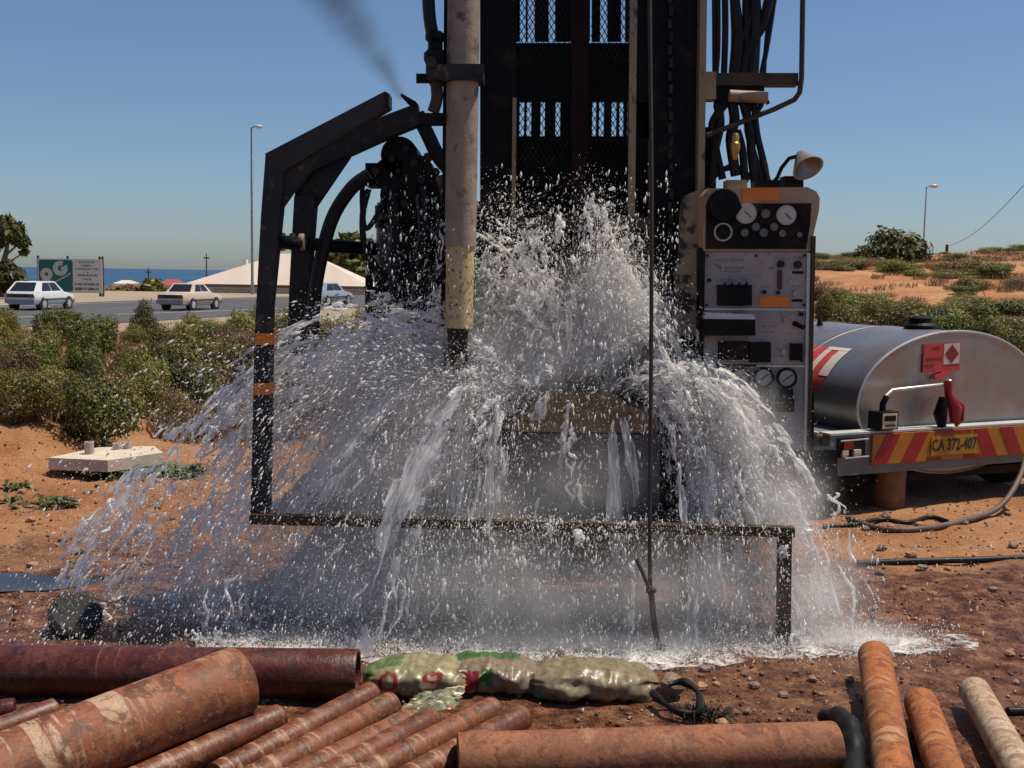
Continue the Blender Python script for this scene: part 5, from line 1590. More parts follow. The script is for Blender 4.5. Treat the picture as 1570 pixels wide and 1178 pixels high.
# heavy casing
pipe('casing_pipe', G(365, 1046, 0.20), G(-70, 1218, 0.125), 0.122, RU[0], 'thick rusty casing pipe with pale scale rings, biggest of the stack', wall=0.01)
pipe('wet_casing_pipe', G(548, 1034, 0.10), G(-160, 1026, 0.10), 0.094, RU[2], 'dark wet purple brown casing pipe lying across behind the stack', wall=0.012)
rods = [((428, 1100, 0.075), (190, 1206, 0.05), 1, 'rusty rod tucked against the thick casing pipe'),
        ((570, 1064, 0.09), (330, 1192, 0.05), 1, 'wet rusty drill rod whose end touches the dark casing'),
        ((600, 1080, 0.085), (372, 1204, 0.05), 6, 'wet rusty drill rod just in front of the sand bag wrapper'),
        ((628, 1106, 0.06), (430, 1206, 0.05), 6, 'short rusty drill rod sunk low between its neighbours'),
        ((662, 1104, 0.055), (490, 1200, 0.05), 1, 'rusty drill rod with orange wet end in the middle of stack'),
        ((757, 1088, 0.075), (540, 1200, 0.05), 6, 'long rusty drill rod pointing at the middle sand bag'),
        ((800, 1100, 0.065), (600, 1210, 0.05), 1, 'rusty drill rod at the edge of the stack beside lying pipe')]
for i, (a, b, mi, lab) in enumerate(rods):
    pipe('drill_rod', G(*a), G(*b), 0.046, RU[mi], lab, 'pipe', 0.012, 'drill rods stacked in the foreground', 0.09)
pipe('drill_rod', G(84, 1088, 0.09), G(-120, 1160, 0.06), 0.04, RU[1], 'shiny wet rod end poking out behind the thick casing', 'pipe', 0.012, None, 0.07)
pipe('drill_rod', G(22, 1086, 0.07), G(-160, 1108, 0.06), 0.036, RU[2], 'dark wet rod end beside the shiny rod behind thick casing', 'pipe', 0.012)
pipe('lying_pipe', G(1280, 1146, 0.085), G(702, 1165, 0.085), 0.083, RU[3], 'dull brown pipe lying crosswise with dark splash spots', wall=0.012)
pipe('rusty_pipe', G(1341, 1006, 0.10), G(1376, 1225, 0.06), 0.066, RU[4], 'long orange rusty pipe pointing at the splash', wall=0.014)
pipe('rusty_pipe', G(1412, 1078, 0.07), G(1470, 1240, 0.06), 0.060, RU[4], 'short orange rusty pipe with ringed scale beside the long one', wall=0.014, joint=0.08)
pipe('rusty_pipe', G(1494, 1060, 0.08), G(1590, 1230, 0.06), 0.057, RU[5], 'pale dusty tan pipe with open end beside the orange pipes', wall=0.016)
# dark spots on the lying pipe are splash marks in its material: small proud scabs
# =================================================================== SAND BAGS
def vcol_mat(name, rough=0.4):
    m, N, L, B = nt(name)
    a = N.new('ShaderNodeAttribute'); a.attribute_name = 'print'
    n = noise_tex(N, L, 26, 6, 0.7)
    col = mixc(N, L, 0.9, a.outputs['Color'], ramp(N, L, n, [(0.3, (0.14, 0.10, 0.07)), (0.6, (0.55, 0.50, 0.44))]), 'MULTIPLY')
    L.new(col, B.inputs['Base Color'])
    B.inputs['Roughness'].default_value = rough
    bp = N.new('ShaderNodeBump'); bp.inputs['Strength'].default_value = 0.5; bp.inputs['Distance'].default_value = 0.01
    L.new(noise_tex(N, L, 18, 4, 0.6, stretch=(1, 1, 0.35)), bp.inputs['Height']); L.new(bp.outputs[0], B.inputs['Normal'])
    return m


BAGM = vcol_mat('wet_plastic_sack', 0.38)


def bag(px, by, wpx, hpx, dep, tilt, paint_fn, seed, label):
    g = onground(px, by)
    k = g.y / FPX
    Lh, H, Dp = wpx * k / 2, hpx * k, dep / 2
    nu, nv = 120, 72
    vs, cols = [], []
    rs = np.random.default_rng(seed)
    ph = rs.uniform(0, 6.28, 6)
    for i in range(nu + 1):
        u = -1 + 2 * i / nu
        e = max(0.0, 1 - abs(u) ** 3.2) ** 0.5
        e = 0.12 + 0.88 * e if abs(u) < 0.985 else 0.10
        for j in range(nv):
            a = 2 * math.pi * j / nv
            ca, sa = math.cos(a), math.sin(a)
            sx = abs(ca) ** 0.75 * (1 if ca > 0 else -1); sz = abs(sa) ** 0.8 * (1 if sa > 0 else -1)
            wr = 1 + 0.035 * math.sin(u * 16 + a * 2 + ph[0]) * (abs(u) ** 1.5 + 0.15) + 0.03 * math.sin(u * 7 - a * 3 + ph[1]) + 0.05 * abs(u) ** 3 * math.sin(a * 9 + ph[2]) + 0.022 * math.sin(a * 5 + u * 25 + ph[3]) + 0.03 * mnoise.noise(Vector((u * 5, ca * 2, sa * 2 + seed)))
            y = Dp * e * sx * wr
            z = H * 0.5 * (1 + (e * sz * wr if sz > 0 else max(-0.96, e * sz * wr * 1.0)))
            z += H * (0.10 * mnoise.noise(Vector((u * 2.6, ca, sa + seed * 3))) - 0.10 * u * u + 0.045 * mnoise.noise(Vector((u * 9, a * 2.2, seed * 5))))
            y += 0.02 * mnoise.noise(Vector((u * 3, sa * 2, seed * 9)))
            vs.append((u * Lh, y, z))
            cols.append(paint_fn(u, a, rs))
    fs = [(i * nv + j, (i + 1) * nv + j, (i + 1) * nv + (j + 1) % nv, i * nv + (j + 1) % nv) for i in range(nu) for j in range(nv)]
    fs += [tuple(range(nv)), tuple(nu * nv + nv - 1 - j for j in range(nv))]
    me = bpy.data.meshes.new('sand_bag')
    me.from_pydata(vs, [], fs)
    me.polygons.foreach_set('use_smooth', [True] * len(me.polygons))
    at = me.attributes.new('print', 'FLOAT_COLOR', 'POINT')
    at.data.foreach_set('color', [c for q in cols for c in (*q, 1.0)])
    me.materials.append(BAGM)
    o = bpy.data.objects.new('sand_bag', me)
    o.location = (g.x, g.y + Dp * 0.7, ground_z(g.x, g.y) - 0.012)
    o.rotation_euler = (0, R(tilt * 0.4), R(tilt))
    COL.objects.link(o)
    tag(o, label, 'sand bag', 'sand bags by the pipes')


CRM = (0.52, 0.47, 0.32)
GRN = (0.10, 0.26, 0.07)
RED3 = (0.48, 0.06, 0.04)


def front(a):            # 0 at the bottom front, 1 at the top
    return (a % (2 * math.pi))


def paint1(u, a, r):
    d = math.degrees(a) % 360            # 180 front, 90 top
    v = d
    if (u + 0.45) ** 2 / 0.035 + (v - 165) ** 2 / 700 < 1 and not ((u + 0.45) ** 2 / 0.012 + (v - 165) ** 2 / 260 < 1):
        return RED3
    if (u - 0.35) ** 2 / 0.03 + (v - 150) ** 2 / 420 < 1 and not ((u - 0.35) ** 2 / 0.006 + (v - 150) ** 2 / 100 < 1):
        return RED3
    if 0.22 < u < 0.62 and 185 < v < 222:
        return RED3
    if u < -0.75 or (v < 118 and u < -0.25) or (u > 0.66 and v > 180):
        return (0.22, 0.34, 0.13)
    return (0.50, 0.48, 0.28)


def paint2(u, a, r):
    v = math.degrees(a) % 360
    if -0.72 < u < -0.3 and 135 < v < 200:
        return (0.35, 0.02, 0.04)
    if (-0.3 <= u < 0.0 and 135 < v < 190) or v < 95 and u < 0.6 or u > 0.9:
        return GRN
    return (0.40, 0.33, 0.25)


def paint3(u, a, r):
    v = math.degrees(a) % 360
    if (u < -0.45 and v > 195) or u < -0.93:
        return (0.08, 0.20, 0.05)
    return (0.42, 0.36, 0.24)


bag(637, 1074, 176, 56, 0.27, -3, paint1, 1, 'green and cream sack with red print marks among the sand bags')
bag(752, 1072, 158, 52, 0.26, 4, paint2, 2, 'filled sack with dark red and green patches, middle of the row')
bag(912, 1078, 212, 56, 0.28, 3, paint3, 3, 'plain greyish cream filled sack at the rope end of the row')
# crumpled wrapper
wmb = MB()
n_, m__ = 30, 14
qa, qb, qc, qd = G(610, 1094, 0.05), G(700, 1088, 0.055), G(716, 1050, 0.12), G(640, 1066, 0.10)
for i in range(n_ + 1):
    for j in range(m__ + 1):
        u_, v_ = i / n_, j / m__
        p = (qa.lerp(qb, u_)).lerp(qd.lerp(qc, u_), v_)
        w_ = 0.016 * mnoise.noise(Vector((u_ * 3 + v_ * 5, v_ * 7 - u_ * 3, 1))) + 0.009 * mnoise.noise(Vector((u_ * 9, v_ * 12, 4)))
        e_ = 0.012 * mnoise.noise(Vector((u_ * 8, v_ * 8, 9)))
        wmb.v.append(p + Vector((e_, e_ * 0.7, abs(w_) * 1.3)))
wmb.f = [(i * (m__ + 1) + j, (i + 1) * (m__ + 1) + j, (i + 1) * (m__ + 1) + j + 1, i * (m__ + 1) + j + 1) for i in range(n_) for j in range(m__)]
solo('torn_wrapper', wmb, pm('torn_plastic', (0.40, 0.30, 0.17), (0.20, 0.30, 0.20), scale=11, rough=0.3, bump=0.3, c3=(0.42, 0.12, 0.06), s3=22, lo3=0.62, hi3=0.66), True, label='crumpled torn plastic sack wrapper lying on the drill rods', cat='wrapper')

# stone and strap by the rope end
g = onground(1030, 1072)
def rock(c, r, seed, flat_=0.7):
    rs = random.Random(seed)
    mb = MB(); mb.ellipsoid((0, 0, 0), (1, 1, flat_), 9, 6)
    o = Vector((rs.uniform(0, 9), rs.uniform(0, 9), rs.uniform(0, 9)))
    for i, p in enumerate(mb.v):
        mb.v[i] = Vector(c) + p * r * (1 + 0.45 * mnoise.noise(p * 1.3 + o))
    return mb


STONE = pm('stone_brown', (0.26, 0.17, 0.12), (0.14, 0.085, 0.06), scale=12, rough=0.7, bump=0.4)
solo('rock', rock((g.x - 0.005, g.y, 0.05), 0.055, 3), STONE, label='fist sized brown rock where the hoist rope ends', cat='rock')
mb = MB()
stp = [G(1000, 1062, 0.05), G(1020, 1080, 0.05), G(1045, 1092, 0.04), G(1072, 1090, 0.05), G(1070, 1062, 0.09), G(1048, 1046, 0.11), G(1025, 1050, 0.10)]
pts = catmull(stp, 6)
mb.tube(pts, [0.013 + 0.004 * math.sin(i * 0.7) for i in range(len(pts))], 9)
solo('rubber_strap', mb, HOSE, True, label='black rubber strap curled beside the rock at rope end', cat='strap')
mb = MB()
c_ = G(1082, 1098, 0.02)
rs = random.Random(4)
for i in range(70):
    a_ = rs.uniform(0, 6.28); q_ = rs.uniform(0.02, 0.10)
    s0 = c_ + Vector((rs.uniform(-0.08, 0.06), rs.uniform(-0.02, 0.02), -0.01))
    mb.tube([s0, s0 + Vector((math.cos(a_) * q_ * 0.6, math.sin(a_) * q_ * 0.3, rs.uniform(0.01, 0.05))), s0 + Vector((math.cos(a_) * q_, math.sin(a_) * q_ * 0.5, rs.uniform(0.0, 0.03)))], [0.004, 0.003, 0.002], 4)
solo('frayed_rope_end', mb, ROPE, label='tangle of frayed black rope fibres on the wet soil', cat='rope')
# black rubber sleeve at the end of the lying pipe
mb = MB()
mb.tube(catmull([G(1258, 1100, 0.06), G(1285, 1098, 0.10), G(1304, 1120, 0.10), G(1310, 1160, 0.07), G(1306, 1215, 0.05)], 6), [0.016 + 0.020 * min(1, i / 8) + 0.004 * math.sin(i * 1.3) for i in range(25)], 14)
solo('rubber_boot', mb, HOSE, True, label='bent black rubber sleeve at the open end of the brown pipe', cat='sleeve')
# small tyre in the spray
Mw = Matrix.Translation(G(108, 978, 0.0) + Vector((0, 0.06, 0.075))) @ Matrix.Rotation(R(20), 4, 'Z') @ Matrix.Rotation(R(38), 4, 'X')
ty = Thing('small_tyre', G(108, 978, 0.0), 'small black tyre lying tilted in the spray by the dark wet casing', 'tyre')
ty.add('tyre', MB().lathe([(0.06, -0.035), (0.09, -0.042), (0.112, -0.025), (0.112, 0.025), (0.09, 0.042), (0.06, 0.035)], Mw, 26), TYRE, smooth=True)
ty.add('hub', MB().lathe([(0.058, -0.02), (0.058, 0.02), (0.025, 0.028)], Mw, 18), STEEL)
# concrete slab with pipe stubs
cs = Thing('concrete_slab', G(150, 705, 0.05), 'pale concrete slab with three short pipe stubs beside the spoil heap', 'slab')
CONC = pm('pale_concrete', (0.62, 0.52, 0.42), (0.50, 0.41, 0.33), scale=8, rough=0.9, bump=0.3, bscale=40)
zt_ = 0.17
top = [G(74, 702, zt_), G(165, 706, zt_), G(250, 694, zt_), G(236, 684, zt_), G(150, 686, zt_)]
cs.add('slab', MB().prism(top, (0, 0, -0.09)), CONC)
for (x, y, h) in ((137, 697, 0.10), (180, 690, 0.055), (196, 689, 0.06)):
    b_ = G(x, y, zt_ - 0.005)
    cs.add('pipe_stub', MB().lathe([(0.034, 0), (0.036, h * 0.98), (0.034, h), (0.024, h), (0.024, h * 0.3)], Matrix.Translation(b_), 14), pm('stub_grey', (0.5, 0.41, 0.36), (0.4, 0.32, 0.28), scale=12, rough=0.8), smooth=True)
# loose stones: the larger ones singly, the small ones as gravel
rs = random.Random(12)
cnt = 0
for i in range(75):
    if i < 34:
        px, py = rs.uniform(1060, 1570), rs.uniform(900, 1120)
    elif i < 60:
        px, py = rs.uniform(0, 380), rs.uniform(700, 890)
    else:
        px, py = rs.uniform(1290, 1560), rs.uniform(790, 890)
    g = onground(px, py)
    r_ = rs.uniform(0.010, 0.026) * (1.0 if i < 34 else 1.5)
    solo('stone', rock((g.x, g.y, ground_z(g.x, g.y) + r_ * 0.35), r_, i + 50), STONE if i % 3 else pm('stone_orange', (0.40, 0.22, 0.12), (0.28, 0.14, 0.08), scale=14, rough=0.85, bump=0.4), label='small ' + ('brown' if i % 3 else 'orange') + ' stone ' + ('on the wet soil by the rusty pipes' if i < 34 else 'on the dry sand below the concrete slab' if i < 60 else 'on the sand in front of the trailer'), cat='stone', group='loose stones on the soil')
n = 22000
x = rng.uniform(-4.5, 4.2, n); y = 2.9 + 6.5 * rng.random(n) ** 1.6
tet = np.array([(1, 1, 1), (1, -1, -1), (-1, 1, -1), (-1, -1, 1)]) / 1.73
octv = np.array([(1, 0, 0), (-1, 0, 0), (0, 1, 0), (0, -1, 0), (0, 0, 1), (0, 0, -1)], float)
octf = np.array([(0, 2, 4), (2, 1, 4), (1, 3, 4), (3, 0, 4), (2, 0, 5), (1, 2, 5), (3, 1, 5), (0, 3, 5)])
z = np.array([ground_z(a, b) for a, b in zip(x, y)])
sz = 0.003 + 0.010 * rng.random(n) ** 3.5
pos = np.stack([x, y, z + sz * 0.3], 1)


def tri_mesh(name, verts, faces, mat, smooth=False):
    me = bpy.data.meshes.new(name)
    me.vertices.add(len(verts)); me.vertices.foreach_set('co', np.ascontiguousarray(verts, np.float32).ravel())
    nf = len(faces)
    me.loops.add(nf * 3); me.loops.foreach_set('vertex_index', np.ascontiguousarray(faces, np.int32).ravel())
    me.polygons.add(nf); me.polygons.foreach_set('loop_start', np.arange(0, nf * 3, 3, dtype=np.int32))
    if smooth:
        me.polygons.foreach_set('use_smooth', np.ones(nf, bool))
    me.update(calc_edges=True)
    me.materials.append(mat)
    o = bpy.data.objects.new(name, me)
    COL.objects.link(o)
    return o


def rand_rot(n, r):
    q = r.normal(size=(n, 4)); q /= np.linalg.norm(q, axis=1)[:, None]
    w, a, b, c = q.T
    return np.stack([np.stack([1 - 2 * (b * b + c * c), 2 * (a * b - c * w), 2 * (a * c + b * w)], 1), np.stack([2 * (a * b + c * w), 1 - 2 * (a * a + c * c), 2 * (b * c - a * w)], 1), np.stack([2 * (a * c - b * w), 2 * (b * c + a * w), 1 - 2 * (a * a + b * b)], 1)], 1)


Rm = rand_rot(n, rng)
lv = octv[None] * (0.6 + 0.8 * rng.random((n, 6, 1))) * sz[:, None, None]
lv = np.einsum('nij,nkj->nki', Rm, lv) + pos[:, None]
fa = (octf[None] + (np.arange(n) * 6)[:, None, None]).reshape(-1, 3)
gm, N, L, B = nt('gravel')
gg = N.new('ShaderNodeNewGeometry')
L.new(ramp(N, L, gg.outputs['Random Per Island'], [(0, (0.04, 0.018, 0.012)), (0.5, (0.13, 0.06, 0.035)), (0.85, (0.28, 0.15, 0.085)), (1, (0.45, 0.34, 0.26))]), B.inputs['Base Color'])
B.inputs['Roughness'].default_value = 0.35
go = tri_mesh('gravel', lv.reshape(-1, 3), fa, gm)
tag(go, 'fine wet gravel and clods scattered over the soil', 'gravel', kind='stuff')
# puddle
mb = MB()
c_ = G(30, 897, 0.0)
pts = []
for i in range(40):
    a_ = 2 * math.pi * i / 40
    q_ = 1 + 0.25 * math.sin(3 * a_ + 1) + 0.15 * math.sin(5 * a_)
    pts.append(Vector((c_.x + 0.42 * q_ * math.cos(a_), c_.y + 0.16 * q_ * math.sin(a_), 0.012)))
mb.add(pts, [tuple(range(40))])
pw, N, L, B = nt('puddle_water')
B.inputs['Base Color'].default_value = (0.05, 0.04, 0.035, 1); B.inputs['Roughness'].default_value = 0.04
bp = N.new('ShaderNodeBump'); bp.inputs['Strength'].default_value = 0.15
L.new(noise_tex(N, L, 14), bp.inputs['Height']); L.new(bp.outputs[0], B.inputs['Normal'])
tag(solo('puddle', mb, pw), 'shallow puddle on the wet soil at the foot of the sand', kind='structure')

#WATER
# =================================================================== WATER
def watermat(name, col, rough, trans, transp=0.0):
    m, N, L, B = nt(name)
    B.inputs['Base Color'].default_value = (*col, 1)
    B.inputs['Roughness'].default_value = rough
    B.inputs['IOR'].default_value = 1.33
    tr_ = N.new('ShaderNodeBsdfTranslucent'); tr_.inputs[0].default_value = (*col, 1)
    mx = N.new('ShaderNodeMixShader'); mx.inputs[0].default_value = trans
    L.new(B.outputs[0], mx.inputs[1]); L.new(tr_.outputs[0], mx.inputs[2])
    out = mx.outputs[0]
    if transp:
        tp = N.new('ShaderNodeBsdfTransparent')
        m2 = N.new('ShaderNodeMixShader'); m2.inputs[0].default_value = transp
        L.new(out, m2.inputs[1]); L.new(tp.outputs[0], m2.inputs[2])
        out = m2.outputs[0]
    L.new(out, N['Material Output'].inputs[0])
    return m


FOAM = watermat('white_water', (0.95, 0.94, 0.93), 0.12, 0.45, 0.18)
DROP = watermat('water_drop', (0.93, 0.92, 0.92), 0.1, 0.45, 0.2)
MIST = watermat('spray_drop', (0.95, 0.94, 0.93), 0.3, 0.45, 0.1)

wr = np.random.default_rng(2024)
GPX = 9.81


class Fam:
    """ballistic strands: (source px, depth), horizontal speed, rise, depth speed"""
    def __init__(self, src, sx, vx, rise, vd, weight, corr=0.0, tmin=0.0, tmax=9.0):
        self.src, self.sx, self.vx, self.rise, self.vd, self.w, self.corr, self.tmin, self.tmax = src, sx, vx, rise, vd, weight, corr, tmin, tmax


K5 = 5.1 / FPX
FAMS = {
    'left_lobe': Fam((868, 604, 5.12), 18, (-420, -60), (120, 270), (-0.25, 0.1), 1.0, tmax=0.75),
    'right_lobe': Fam((905, 604, 5.14), 22, (-40, 330), (290, 85), (-0.25, 0.1), 1.1, corr=0.8, tmax=0.62),
    'left_throw': Fam((790, 610, 5.05), 40, (-900, -220), (20, 120), (-0.55, 0.35), 1.3),
    'left_low': Fam((760, 610, 5.0), 60, (-520, 40), (0, 50), (-0.75, -0.1), 0.9),
    'centre_fan': Fam((885, 604, 5.13), 26, (-190, 110), (50, 190), (-0.25, 0.1), 1.0, tmax=0.5),
    'left_arm': Fam((770, 602, 5.03), 46, (-880, -330), (65, 122), (-0.32, 0.2), 1.0),
    'bar_drip': Fam((880, 806, 4.72), 420, (-90, 90), (0, 8), (-0.25, 0.1), 1.0),
    'table_drip': Fam((890, 612, 4.98), 200, (-130, 130), (2, 30), (-0.3, -0.12), 1.0),
    'front_left': Fam((720, 610, 4.95), 50, (-1000, -450), (20, 110), (-1.0, -0.5), 1.0),
    'right_throw': Fam((985, 606, 5.05), 45, (150, 520), (6, 52), (-0.6, 0.15), 1.3),
    'right_low': Fam((1060, 640, 5.02), 45, (-20, 180), (0, 40), (-0.6, -0.1), 0.5),
}


def strands(f, ns, npts, spread, cl=0.0):
    """ns strands with npts points each; returns positions, velocities, age"""
    src = P(*f.src)
    u = wr.random(ns)
    vx = (f.vx[0] + (f.vx[1] - f.vx[0]) * u) * K5
    q = np.clip(u * f.corr + wr.random(ns) * (1 - f.corr), 0, 1)
    rise = np.maximum(f.rise[0] + (f.rise[1] - f.rise[0]) * q, 1) * K5 * (0.75 + 0.5 * wr.random(ns))
    vz = np.sqrt(2 * GPX * np.maximum(rise, 0.001))
    vd = f.vd[0] + (f.vd[1] - f.vd[0]) * wr.random(ns)
    x0 = src.x + wr.normal(scale=f.sx * K5 * 0.5, size=ns)
    y0 = src.y + wr.normal(scale=0.04, size=ns)
    z0 = src.z + wr.normal(scale=0.015, size=ns)
    tfall = (vz + np.sqrt(vz * vz + 2 * GPX * (z0 - 0.03))) / GPX
    T = np.minimum(tfall, f.tmax * (0.8 + 0.4 * wr.random(ns)))
    # each strand covers a window of its flight
    ta = wr.random(ns) ** 0.9 * T
    ln = (0.04 + 0.12 * wr.random(ns))
    tt = ta[:, None] + ln[:, None] * (np.linspace(0, 1, npts)[None] if npts > 1 else wr.random((ns, 1)))
    tt = np.minimum(tt, T[:, None])
    jv = wr.normal(scale=spread, size=(ns, npts, 3)) * (0.25 + tt[..., None] * 1.6)
    pos = np.stack([x0[:, None] + vx[:, None] * tt, y0[:, None] + vd[:, None] * tt, z0[:, None] + vz[:, None] * tt - 0.5 * GPX * tt * tt], -1) + jv
    vel = np.stack([np.broadcast_to(vx[:, None], tt.shape), np.broadcast_to(vd[:, None], tt.shape), vz[:, None] - GPX * tt], -1)
    pos[..., 2] = np.maximum(pos[..., 2], 0.015)
    return pos, vel, tt


# ---- white water: strands fused into one skin
def ropes(f, ng_, per, npts):
    """gusts of neighbouring strands that start as a sheet and tear apart"""
    src = P(*f.src)
    ns = ng_ * per
    rep = lambda v: np.repeat(v, per)
    u = wr.random(ng_)
    q = np.clip(u * f.corr + wr.random(ng_) * (1 - f.corr), 0, 1)
    rise = np.maximum(f.rise[0] + (f.rise[1] - f.rise[0]) * q, 1) * K5 * (0.75 + 0.5 * wr.random(ng_))
    vx = rep((f.vx[0] + (f.vx[1] - f.vx[0]) * u) * K5) + wr.normal(scale=0.055, size=ns)
    vz = rep(np.sqrt(2 * GPX * np.maximum(rise, 0.001))) + wr.normal(scale=0.06, size=ns)
    vd = rep(f.vd[0] + (f.vd[1] - f.vd[0]) * wr.random(ng_)) + wr.normal(scale=0.05, size=ns)
    x0 = rep(src.x + wr.normal(scale=f.sx * K5 * 0.5, size=ng_)) + wr.normal(scale=0.006, size=ns)
    y0 = rep(src.y + wr.normal(scale=0.04, size=ng_))
    z0 = rep(src.z + wr.normal(scale=0.015, size=ng_))
    T = np.minimum((vz + np.sqrt(vz * vz + 2 * GPX * (z0 - 0.03))) / GPX, f.tmax * rep(0.8 + 0.4 * wr.random(ng_)))
    ta = rep(wr.random(ng_) ** 1.1) * T + wr.normal(scale=0.012, size=ns)
    ln = 0.04 + 0.10 * wr.random(ns)
    s_ = np.linspace(0, 1, npts)
    tt = np.clip(ta[:, None] + ln[:, None] * s_[None], 0, T[:, None])
    pos = np.stack([x0[:, None] + vx[:, None] * tt, y0[:, None] + vd[:, None] * tt, z0[:, None] + vz[:, None] * tt - 0.5 * GPX * tt * tt], -1)
    amp = (0.004 + 0.022 * np.clip(tt, 0, 0.8))[..., None]
    for k_ in range(3):
        fr = wr.uniform(1.5, 5, (ns, 1, 3)) * (k_ + 1); ph = wr.uniform(0, 6.28, (ns, 1, 3))
        pos = pos + amp / (k_ + 1) * np.sin(fr * s_[None, :, None] * 2 + ph)
    pos[..., 2] = np.maximum(pos[..., 2], 0.012)
    rad = (0.0026 + 0.0045 * wr.random((ns, 1)) ** 2) * (0.35 + np.abs(np.sin(s_[None] * wr.uniform(3, 12, (ns, 1)) + wr.uniform(0, 6, (ns, 1))))) * np.sqrt(np.sin(np.clip(s_, 0.02, 0.98) * math.pi))[None]
    rad = np.maximum(rad, 0.0022)
    return pos.reshape(-1, 3), rad.ravel()


pp, rr_ = [], []
for kf, ns in {'left_lobe': 70, 'right_lobe': 75, 'centre_fan': 45, 'left_arm': 70, 'left_throw': 75, 'left_low': 40, 'right_throw': 120, 'right_low': 26, 'bar_drip': 14, 'table_drip': 9}.items():
    a_, b_ = ropes(FAMS[kf], ns, 7, 64)
    pp.append(a_); rr_.append(b_)
# root of the jet
n = 900
src = P(893, 590, 5.12)
a_ = wr.uniform(0, 6.28, n); q_ = 0.16 * np.sqrt(wr.random(n))
pp.append(np.stack([src.x + q_ * 1.5 * np.cos(a_), src.y + 0.6 * q_ * np.sin(a_), src.z - 0.02 + 0.25 * wr.random(n) ** 2], 1)); rr_.append(0.0022 + 0.004 * wr.random(n))
# writhing ligaments thrown out at the left
for pl in [[(548, 476), (575, 492), (600, 505), (630, 508), (665, 504)], [(505, 515), (515, 528), (540, 532), (570, 530), (600, 540)], [(455, 563), (470, 575), (485, 588), (505, 580), (520, 560)], [(910, 296), (902, 330), (908, 365)], [(855, 330), (860, 352), (850, 378)], [(872, 660), (880, 672), (868, 690), (845, 696)]]:
    c3 = catmull([P(x, y, 4.95) for x, y in pl], 14)
    c3 = np.array([tuple(v) for v in c3]) + wr.normal(scale=0.003, size=(len(c3), 3))
    pp.append(c3); rr_.append(0.0035 + 0.006 * np.abs(np.sin(np.linspace(0, 7, len(c3)))) + 0.002 * wr.random(len(c3)))
pp = np.concatenate(pp); rr_ = np.concatenate(rr_)


def fused(name, pts, rad, voxel, mat, label):
    me = bpy.data.meshes.new(name)
    me.vertices.add(len(pts)); me.vertices.foreach_set('co', pts.astype(np.float32).ravel())
    at = me.attributes.new('rad', 'FLOAT', 'POINT'); at.data.foreach_set('value', rad.astype(np.float32))
    o = bpy.data.objects.new(name, me); COL.objects.link(o)
    ng = bpy.data.node_groups.new('fuse', 'GeometryNodeTree')
    ng.interface.new_socket('Geometry', in_out='INPUT', socket_type='NodeSocketGeometry')
    ng.interface.new_socket('Geometry', in_out='OUTPUT', socket_type='NodeSocketGeometry')
    nn, ll = ng.nodes, ng.links
    gi, go_ = nn.new('NodeGroupInput'), nn.new('NodeGroupOutput')
    na = nn.new('GeometryNodeInputNamedAttribute'); na.data_type = 'FLOAT'; na.inputs[0].default_value = 'rad'
    mp = nn.new('GeometryNodeMeshToPoints')
    pv = nn.new('GeometryNodePointsToVolume'); pv.resolution_mode = 'VOXEL_SIZE'
    pv.inputs['Voxel Size'].default_value = voxel
    vm = nn.new('GeometryNodeVolumeToMesh'); vm.inputs['Threshold'].default_value = 0.1
    ll.new(gi.outputs[0], mp.inputs['Mesh']); ll.new(na.outputs[0], mp.inputs['Radius'])
    ll.new(mp.outputs[0], pv.inputs['Points']); ll.new(na.outputs[0], pv.inputs['Radius'])
    ll.new(pv.outputs[0], vm.inputs['Volume']); ll.new(vm.outputs[0], go_.inputs[0])
    md = o.modifiers.new('fuse', 'NODES'); md.node_group = ng
    dg = bpy.context.evaluated_depsgraph_get()
    nm = bpy.data.meshes.new_from_object(o.evaluated_get(dg))
    bpy.data.objects.remove(o)
    nm.polygons.foreach_set('use_smooth', [True] * len(nm.polygons))
    nm.materials.clear(); nm.materials.append(mat)
    o = bpy.data.objects.new(name, nm); COL.objects.link(o)
    print(name, len(nm.polygons))
    return tag(o, label, 'water', kind='stuff')


fused('water_jet', pp, rr_, 0.0061, FOAM, 'white water erupting from the borehole and falling to both sides of the rig')


# ---- thin torn sheets and tongues of water between the strands
SH, N, L, B = nt('water_sheet')
B.inputs['Base Color'].default_value = (0.95, 0.94, 0.93, 1); B.inputs['Roughness'].default_value = 0.15; B.inputs['IOR'].default_value = 1.33
fl_ = N.new('ShaderNodeAttribute'); fl_.attribute_name = 'flow'
n1_ = noise_tex(N, L, 1.0, 5, 0.62, fl_.outputs['Vector'], dist=0.7)
tl_ = N.new('ShaderNodeBsdfTranslucent'); tl_.inputs[0].default_value = (0.95, 0.94, 0.93, 1)
mx = N.new('ShaderNodeMixShader'); mx.inputs[0].default_value = 0.5
L.new(B.outputs[0], mx.inputs[1]); L.new(tl_.outputs[0], mx.inputs[2])
tp = N.new('ShaderNodeBsdfTransparent'); m2 = N.new('ShaderNodeMixShader')
L.new(ramp(N, L, n1_, [(0.34, (0.06,) * 3), (0.46, (0.45,) * 3), (0.57, (1.0,) * 3)]), m2.inputs[0])
L.new(tp.outputs[0], m2.inputs[1]); L.new(mx.outputs[0], m2.inputs[2]); L.new(m2.outputs[0], N['Material Output'].inputs[0])
bp = N.new('ShaderNodeBump'); bp.inputs['Strength'].default_value = 0.8; bp.inputs['Distance'].default_value = 0.01
L.new(n1_, bp.inputs['Height']); L.new(bp.outputs[0], B.inputs['Normal'])
shv, shf, shflow = [], [], []
sid = 0
